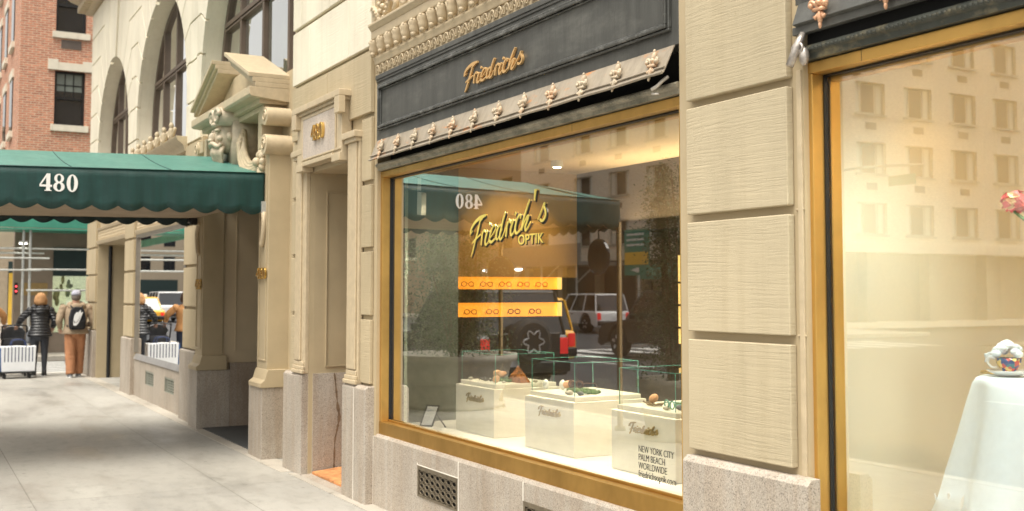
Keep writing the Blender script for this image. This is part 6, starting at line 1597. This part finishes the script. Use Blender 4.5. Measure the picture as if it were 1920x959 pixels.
def person(x, y, h, label, coat, coat_z, legs_mat, shoe_mat, handL, handR, elbL=None, elbR=None, stride=0.12, flare=1.0, hood=True, hair=None, cap=None, wide=1.0, baggy=1.0, tights=False, turn=0.0, group=None):
    t = empty('person', (x, y, 0), label, 'person')
    def W(f, l, z): return (x-f, y-l, z)
    sh = 0.118*h*wide; zs = 0.80*h; zh = 0.515*h
    nodes = []; edges = []
    def N(p, r, parent=None):
        nodes.append((Vector(p), r))
        if parent is not None: edges.append((parent, len(nodes)-1))
        return len(nodes)-1
    pel = N(W(0, 0, zh), 0.115*wide)
    wa = N(W(0.01, 0, 0.62*h), 0.10*wide, pel); ch = N(W(0.0, 0, 0.74*h), 0.115*wide, wa)
    nk = N(W(0.0, 0, 0.845*h), 0.052, ch); hd = N(W(0.015, 0, 0.90*h), 0.072, nk); hd2 = N(W(0.012, 0, 0.945*h), 0.085, hd); N(W(0.005, 0, 0.985*h), 0.05, hd2)
    N(W(0.105, 0, 0.915*h), 0.012, hd)   # nose
    N(W(0.0, 0.085, 0.925*h), 0.014, hd); N(W(0.0, -0.085, 0.925*h), 0.014, hd)
    joints = {}
    for sg, hand, elb in ((1, handL, elbL), (-1, handR, elbR)):
        s = N(W(0, sg*sh, zs), 0.052, ch)
        hp = Vector(W(*hand)); sp = Vector(W(0, sg*(sh+.02), zs))
        ep = Vector(W(*elb)) if elb else (hp+sp)/2+Vector((0.07, -0.03*sg, -0.02))
        e = N(ep, 0.040, s); w = N(hp+(ep-hp).normalized()*0.07, 0.026, e)
        dirv = (hp-ep).normalized(); side = dirv.cross(Vector((0, 0, 1)))
        side = side.normalized() if side.length > .1 else Vector((0, 1, 0))
        pm = N(hp, 0.030, w)
        for k in range(4):
            b0 = hp+dirv*0.035+side*(0.018*(k-1.5)); L = (0.026, 0.032, 0.030, 0.022)[k]
            f1 = N(b0, 0.009, pm); f2 = N(b0+dirv*L+Vector((0, 0, -0.010)), 0.0085, f1); N(b0+dirv*L*1.5+Vector((0, 0, -0.032)), 0.007, f2)
        t1 = N(hp+side*(-0.033*sg), 0.011, pm); N(hp+side*(-0.045*sg)+dirv*0.03+Vector((0, 0, -.01)), 0.009, t1)
        joints[sg] = (sp, ep, hp+(ep-hp).normalized()*0.05)
    legs = {}
    for sg, st in ((1, stride), (-1, -stride)):
        hp = N(W(0, sg*0.085, zh-.03), 0.085, pel); kn = N(W(st*.55+.02, sg*0.09, 0.28*h), 0.055, hp); an = N(W(st, sg*0.085, 0.075), 0.038, kn)
        N(W(st+.12, sg*0.095, 0.035), 0.032, an); legs[sg] = (Vector(W(0, sg*.085, zh)), Vector(W(st*.55+.02, sg*.09, .28*h)), Vector(W(st, sg*.085, .07)))
    skin_mesh(nodes, edges, 'body', SKIN, t)
    # coat
    m = MB(); cz = coat_z; wv = wide
    R_ = [(0, 0, cz, .185*flare*wv, .225*flare*wv), (0, 0, cz+.02, .19*flare*wv, .23*flare*wv), (0, 0, (cz+.62*h)/2, .165*wv*(1+flare)/2, .205*wv*(1+flare)/2), (0, 0, .62*h, .145*wv, .185*wv), (0, 0, .72*h, .155*wv, .205*wv), (0, 0, .79*h, .135*wv, .20*wv), (0, 0, .825*h, .10, .14), (0, 0, .845*h, .07, .075)]
    m.rings([(x, y, z, a, b) for _, _, z, a, b in R_], 28); m.build('coat', coat, t, smooth=True)
    for sg in (1, -1):
        sp, ep, wp = joints[sg]; m = MB(); pth = crom([tuple(sp+Vector((0, sg*0.03, 0.0))), tuple(sp*.5+ep*.5), tuple(ep), tuple(ep*.5+wp*.5), tuple(wp)], 5); nn = len(pth)
        m.ball(tuple(sp+Vector((0, sg*.015, -.01))), (.085, .085, .08), 12, 8)
        m.tube(pth, [(.082-.036*i/nn)*(1+.05*math.sin(i*2.1)) for i in range(nn)], 12); m.build('sleeve', coat, t, smooth=True)
    m = MB()
    for sg in (1, -1):
        a, b, c = legs[sg]; pth = crom([tuple(a+Vector((0, 0, .02))), tuple(a*.5+b*.5), tuple(b), tuple(b*.5+c*.5), tuple(c)], 5); nn = len(pth)
        m.tube(pth, [((.108 if not tights else .095)-((.030 if not tights else .052)*min(1, i/nn*1.2)))*baggy*(1+(.05 if not tights else .01)*math.sin(i*2.6+sg)) for i in range(nn)], 14)
    m.ball(W(0, 0, zh-.01), (.15, .19, .15), 14, 9); m.build('trousers' if not tights else 'leggings', legs_mat, t, smooth=True)
    for sg, st in ((1, stride), (-1, -stride)):
        m = MB(); xx, yy = x-st, y-sg*.09
        m.rings([(xx-.055, yy, 0.0, .145, .052), (xx-.055, yy, .022, .148, .054), (xx-.045, yy, .05, .125, .050), (xx-.01, yy, .085, .07, .045), (xx+.01, yy, .12, .05, .043)], 18); m.cur = 1
        m.rings([(xx-.055, yy, -0.001, .149, .056), (xx-.055, yy, .018, .150, .057)], 18); m.build('shoe', [shoe_mat, WHITE], t, smooth=True)
    if hood:
        m = MB(); 
        m.tube([(x-.07*math.cos(g)+.045, y+.125*math.sin(g), .835*h+.015*math.cos(g)-(.04 if math.cos(g) < -.2 else 0)) for g in [2*PI*k/18 for k in range(18)]], .055, 10, closed=True)
        m.ball((x+.125, y, .80*h), (.06, .12, .10), 14, 9); m.build('hood', coat, t, smooth=True)
    if hair:
        m = MB(); m.ball((x+.012, y, .945*h), (.115, .105, .115), 16, 10); m.ball((x+.045, y, .905*h), (.085, .105, .095), 14, 9)
        rnd = random.Random(1)
        for k in range(40):
            a = rnd.uniform(-1.5, 1.5); zz = rnd.uniform(.94, .98)*h
            m.tube(crom([(x+.08*math.cos(a), y+.085*math.sin(a), zz), (x+.115*math.cos(a), y+.11*math.sin(a), .925*h), (x+.09*math.cos(a), y+.105*math.sin(a), .865*h+rnd.uniform(-.01, .02))], 3), [.018]*6+[.008], 5)
        m.build('hair', hair, t, smooth=True)
    if cap:
        m = MB(); m.ball((x+.005, y, .925*h), (.10, .092, .09), 14, 9); m.build('hair', plain('short_grey_hair', (.18, .15, .13), .9), t, smooth=True)
        m = MB(); m.rings([(x+.0, y, .945*h, .108, .098), (x, y, .965*h, .106, .096), (x, y, .99*h, .085, .078), (x, y, 1.005*h, .04, .038), (x, y, 1.008*h, .004, .004)], 20); m.prism([(x-.08, y-.075), (x-.08, y+.075), (x-.16, y+.05), (x-.18, y), (x-.16, y-.05)], 'Z', .945*h, .952*h); m.build('cap', cap, t, smooth='auto')
    return t
def quilt():
    m, t, b = nt('black_quilted_nylon'); b.inputs['Base Color'].default_value = (.018, .019, .022, 1); b.inputs['Roughness'].default_value = .38
    w = t.nodes.new('ShaderNodeTexWave'); w.bands_direction = 'Z'; w.inputs['Scale'].default_value = 5.5; w.inputs['Distortion'].default_value = 1.2; w.inputs['Detail'].default_value = 2
    t.links.new(mapped(t, (1, 1, 1)).outputs[0], w.inputs['Vector']); bump(t, b, [(w.outputs[1], .02, .8)]); return m
def cloth_mat(name, c, s=9, d=.02):
    m, t, b = nt(name); n = noise(t, mapped(t, (s, s, s*.6)), 1, 4); r = ramp(t, n.outputs[0], [(.35, tuple(v*.8 for v in c)), (.65, c)]); t.links.new(r.outputs[0], b.inputs['Base Color']); b.inputs['Roughness'].default_value = .85
    bump(t, b, [(n.outputs[0], d, .7)]); return m
person(-23.75, 2.34, 1.66, 'woman with copper hair in long black puffer coat pushing stroller', quilt(), 0.80, cloth_mat('grey_leggings', (.045, .05, .06)), BLKM,
       (0.30, 0.40, 1.00), (0.10, -0.24, 0.95), elbL=(0.10, 0.34, 1.15), elbR=(-0.04, -0.27, 1.10), stride=0.07, flare=1.12, hood=True, hair=cloth_mat('copper_hair', (.46, .25, .11), 25), wide=.92, tights=True)
man = person(-23.15, 2.93, 1.72, 'man in tan hooded jacket, rust trousers and pale cap', cloth_mat('tan_jacket', (.36, .27, .18)), 0.86, cloth_mat('rust_trousers', (.46, .21, .10), 9, .05), cloth_mat('grey_suede', (.22, .23, .24)),
       (0.10, 0.27, 0.95), (0.26, -0.24, 1.02), elbL=(-0.06, 0.31, 1.12), elbR=(-0.04, -0.33, 1.08), stride=-0.10, flare=1.0, hood=True, cap=cloth_mat('grey_cap', (.42, .42, .50)), wide=1.12, baggy=1.12)
person(-23.95, 1.33, 1.70, 'person in orange tan coat with one sleeve on the stroller', cloth_mat('camel_coat', (.55, .28, .11)), 0.85, cloth_mat('dark_jeans', (.03, .04, .07)), BLKM,
       (0.10, 0.25, 0.95), (0.22, -0.38, 1.02), elbL=(-0.03, 0.28, 1.1), elbR=(0.08, -0.36, 1.20), stride=0.06, hood=False, hair=cloth_mat('brown_hair', (.10, .06, .04), 25))
# backpack
bx0 = -23.15+0.16
t = empty('backpack', (bx0+.1, 2.93, 1.0), 'black backpack with large white leaf shaped swoosh emblem', 'backpack')
m = MB(); m.prism([(2.93-.15, .99), (2.93-.12, .95), (2.93+.12, .95), (2.93+.15, .99), (2.93+.155, 1.18), (2.93+.12, 1.34), (2.93+.06, 1.40), (2.93-.06, 1.40), (2.93-.12, 1.34), (2.93-.155, 1.18)], 'X', bx0, bx0+.15); m.build('bag', cloth_mat('black_nylon', (.015, .016, .02)), t, bevel=.045, seg=3)
m = MB(); m.prism([(2.93-.12, .99), (2.93+.12, .99), (2.93+.12, 1.13), (2.93-.12, 1.13)], 'X', bx0+.14, bx0+.175); m.build('pocket', MATS['black_metal'], t, bevel=.02)
lf = [(-.085, 1.035), (-.03, 1.03), (.01, 1.08), (.045, 1.16), (.075, 1.235), (.095, 1.30), (.055, 1.275), (.05, 1.335), (.015, 1.29), (-.03, 1.295), (-.065, 1.235), (-.08, 1.15), (-.09, 1.08)]
m = MB(); m.prism([(2.93+u*0.95, z) for u, z in lf], 'X', bx0+.10, bx0+.1785); m.build('emblem', WHITE, t)
sw = crom([(-.060, 1.13), (-.062, 1.09), (-.035, 1.085), (.00, 1.13), (.05, 1.24)], 5)
m = MB()
for i in range(len(sw)-1):
    w1 = .014*math.sin(PI*min(1, (i+1)/9)*.5)*(1-i/len(sw)); w2 = .014*math.sin(PI*min(1, (i+2)/9)*.5)*(1-(i+1)/len(sw))
    m.add([(bx0+.180, 2.93+sw[i][0]-w1, sw[i][1]), (bx0+.180, 2.93+sw[i][0]+w1, sw[i][1]), (bx0+.180, 2.93+sw[i+1][0]+w2, sw[i+1][1]), (bx0+.180, 2.93+sw[i+1][0]-w2, sw[i+1][1])], [(0, 1, 2, 3)])
m.build('swoosh', BLKM, t)
for sg in (-1, 1):
    m = MB(); m.tube(crom([(bx0+.02, 2.93+sg*.09, 1.38), (bx0-.10, 2.93+sg*.12, 1.43), (bx0-.30, 2.93+sg*.12, 1.33), (bx0-.28, 2.93+sg*.15, 1.10), (bx0-.02, 2.93+sg*.17, 1.02)], 5), .016, 6); m.build('strap', BLKM, t, smooth=True)

# stroller, wagon and striped bag
t = empty('stroller', (-24.15, 1.88, 0), 'grey hooded stroller with black handle between two people', 'stroller')
SF = cloth_mat('heather_grey', (.22, .23, .25))
m = MB(); n = 10
vs = []
for i in range(n+1):
    a = PI*0.62*i/n-0.1
    for k in range(13):
        g = PI*k/12; w = .24
        vs.append((-24.15-.26*math.cos(a)*(.55+.45*math.sin(g))-.02, 1.88-w*math.cos(g)*(0.96), .74+.25*math.sin(a)*(.35+.65*math.sin(g))+.02))
m.add(vs, [(i*13+k, i*13+k+1, (i+1)*13+k+1, (i+1)*13+k) for i in range(n) for k in range(12)]); h_ = m.build('hood', SF, t, smooth=True); sd = h_.modifiers.new('t', 'SOLIDIFY'); sd.thickness = .01
m = MB(); m.prism([(-24.40, .50), (-24.40, .62), (-23.98, .78), (-23.93, .62), (-24.05, .45)], 'Y', 1.67, 2.09); m.build('seat', plain('black_fabric', (.02, .02, .022), .8), t, bevel=.04)
m = MB(); m.tube(crom([(-23.95, 1.66, .70), (-23.86, 1.655, .95), (-23.83, 1.70, 1.02), (-23.83, 2.06, 1.02), (-23.86, 2.105, .95), (-23.95, 2.10, .70)], 4), .016, 8); m.build('handle', BLKM, t, smooth=True)
m = MB()
for yy in (1.66, 2.10): m.tube([(-23.95, yy, .72), (-24.55, yy, .12)], .014, 8); m.tube([(-24.30, yy, .50), (-23.95, yy, .14)], .014, 8)
m.build('frame', BLKM, t)
for xx in (-23.95, -24.55):
    for yy in (1.66, 2.10):
        m = MB(); m.tube([(xx+.11*math.cos(g*PI/8), yy, .125+.11*math.sin(g*PI/8)) for g in range(16)], .018, 6, closed=True); m.tube([(xx, yy-.02, .125), (xx, yy+.02, .125)], .03, 8); m.build('wheel', RUBBER, t)
m = MB(); m.prism([(-23.93, .40), (-23.93, .60), (-24.0, .66), (-24.15, .40)], 'Y', 1.72, 2.04); m.build('pocket', BLKM, t, bevel=.02)
t = empty('baby_bottle_bag', (-23.9, 2.19, .75), 'small grey drink bag hung at stroller side', 'bag')
m = MB(); m.rings([(-23.9, 2.16, .66, .05, .05), (-23.9, 2.16, .70, .07, .07), (-23.9, 2.16, .86, .07, .07), (-23.9, 2.16, .92, .03, .03)], 14); m.build('bag', SF, t, smooth=True)
m = MB(); m.ball((-23.9, 2.16, .95), .055, 10, 8); m.build('lid', WHITE, t, smooth=True)
t = empty('trolley', (-23.45, 1.9, 0), 'low black trolley with small castors under the striped bag', 'trolley')
m = MB(); m.box(-23.65, -23.25, 1.58, 2.24, .105, .135); m.build('deck', BLKM, t)
for xx in (-23.58, -23.32):
    for yy in (1.68, 2.13):
        m = MB(); m.tube([(xx, yy-.02, .045), (xx, yy+.02, .045)], .045, 12); m.build('wheel', RUBBER, t)
        m = MB(); m.box(xx-.012, xx+.012, yy-.03, yy-.022, .045, .11); m.box(xx-.012, xx+.012, yy+.022, yy+.03, .045, .11); m.build('castor_fork', BLKM, t)
t = empty('striped_bag', (-23.45, 1.93, .136), 'white shopping bag with navy stripes standing on the trolley', 'shopping bag')
m = MB(); m.prism([(1.62, .137), (2.22, .137), (2.235, .63), (2.1, .62), (1.9, .635), (1.7, .625), (1.60, .63)], 'X', -23.60, -23.28); m.build('bag', plain('white_bag', (.78, .80, .82), .5, var=.04, vs_=6, bmp=.003), t, bevel=.008)
NAVY = plain('navy_stripe', (.02, .035, .10), .6)
m = MB()
for k in range(9): yy = 1.665+k*.062; m.prism([(yy, .33), (yy+.018, .33), (yy+.016, .612), (yy, .612)], 'X', -23.2795, -23.277)
m.build('stripes', NAVY, t)
m = MB(); m.box(-23.6, -23.28, 1.58, 1.605, .14, .60); m.build('side_gusset', plain('blue_gusset', (.03, .11, .32), .5), t)
m = MB()
for sg in (0, 1): m.tube(crom([(-23.29-sg*.3, 1.78, .60), (-23.3-sg*.28, 1.82, .74), (-23.3-sg*.28, 2.02, .74), (-23.29-sg*.3, 2.06, .60)], 4), .010, 6)
m.build('handles', NAVY, t, smooth=True)

# ================================================================= THE AVENUE FURTHER DOWN
def far_block(x0, x1, y0, y1, h, mat, label, fw_=3.2, fh=3.3):
    t = empty('distant_building', ((x0+x1)/2, (y0+y1)/2, 0), label, 'building', 'buildings further down the avenue')
    m = MB(); m.box(x0, x1, y0, y1, 0, h); m.box(x0-.3, x1+.3, y0-.3, y1+.3, h, h+.6); m.build('wall', mat, t)
    m = MB(); y = y0+1.2
    while y < y1-1.6:
        z = 4.6
        while z < h-2.2: m.box(x1-.05, x1+.03, y, y+1.5, z, z+1.9); z += fh
        y += fw_
    for yy, sg in ((y0, -1), (y1, 1)):
        x = x0+1.5
        while x < x1-2:
            z = 4.6
            while z < h-2.2: m.box(x, x+1.5, yy-.04, yy+.04, z, z+1.9); z += fh
            x += fw_
    m.build('windows', DARKGL, t)
    m = MB(); m.box(x1-.05, x1+.05, y0+.8, y1-.8, .4, 3.4); m.build('shopfront', DKGREEN, t)
TANB = plain('tan_block_stone', (0.36, 0.30, 0.22), 0.8); GREYB = plain('grey_block_stone', (0.33, 0.33, 0.31), 0.8)
far_block(-140, -112, -60, -29, 20, GREYB, 'tall grey block at far end of mirrored avenue')
far_block(-170, -150, -26, 30, 22, TANB, 'broad tan tower closing the far end of the avenue')
far_block(-112, -66, 4, 30, 34, TANB, 'tan apartment block behind the red brick building')
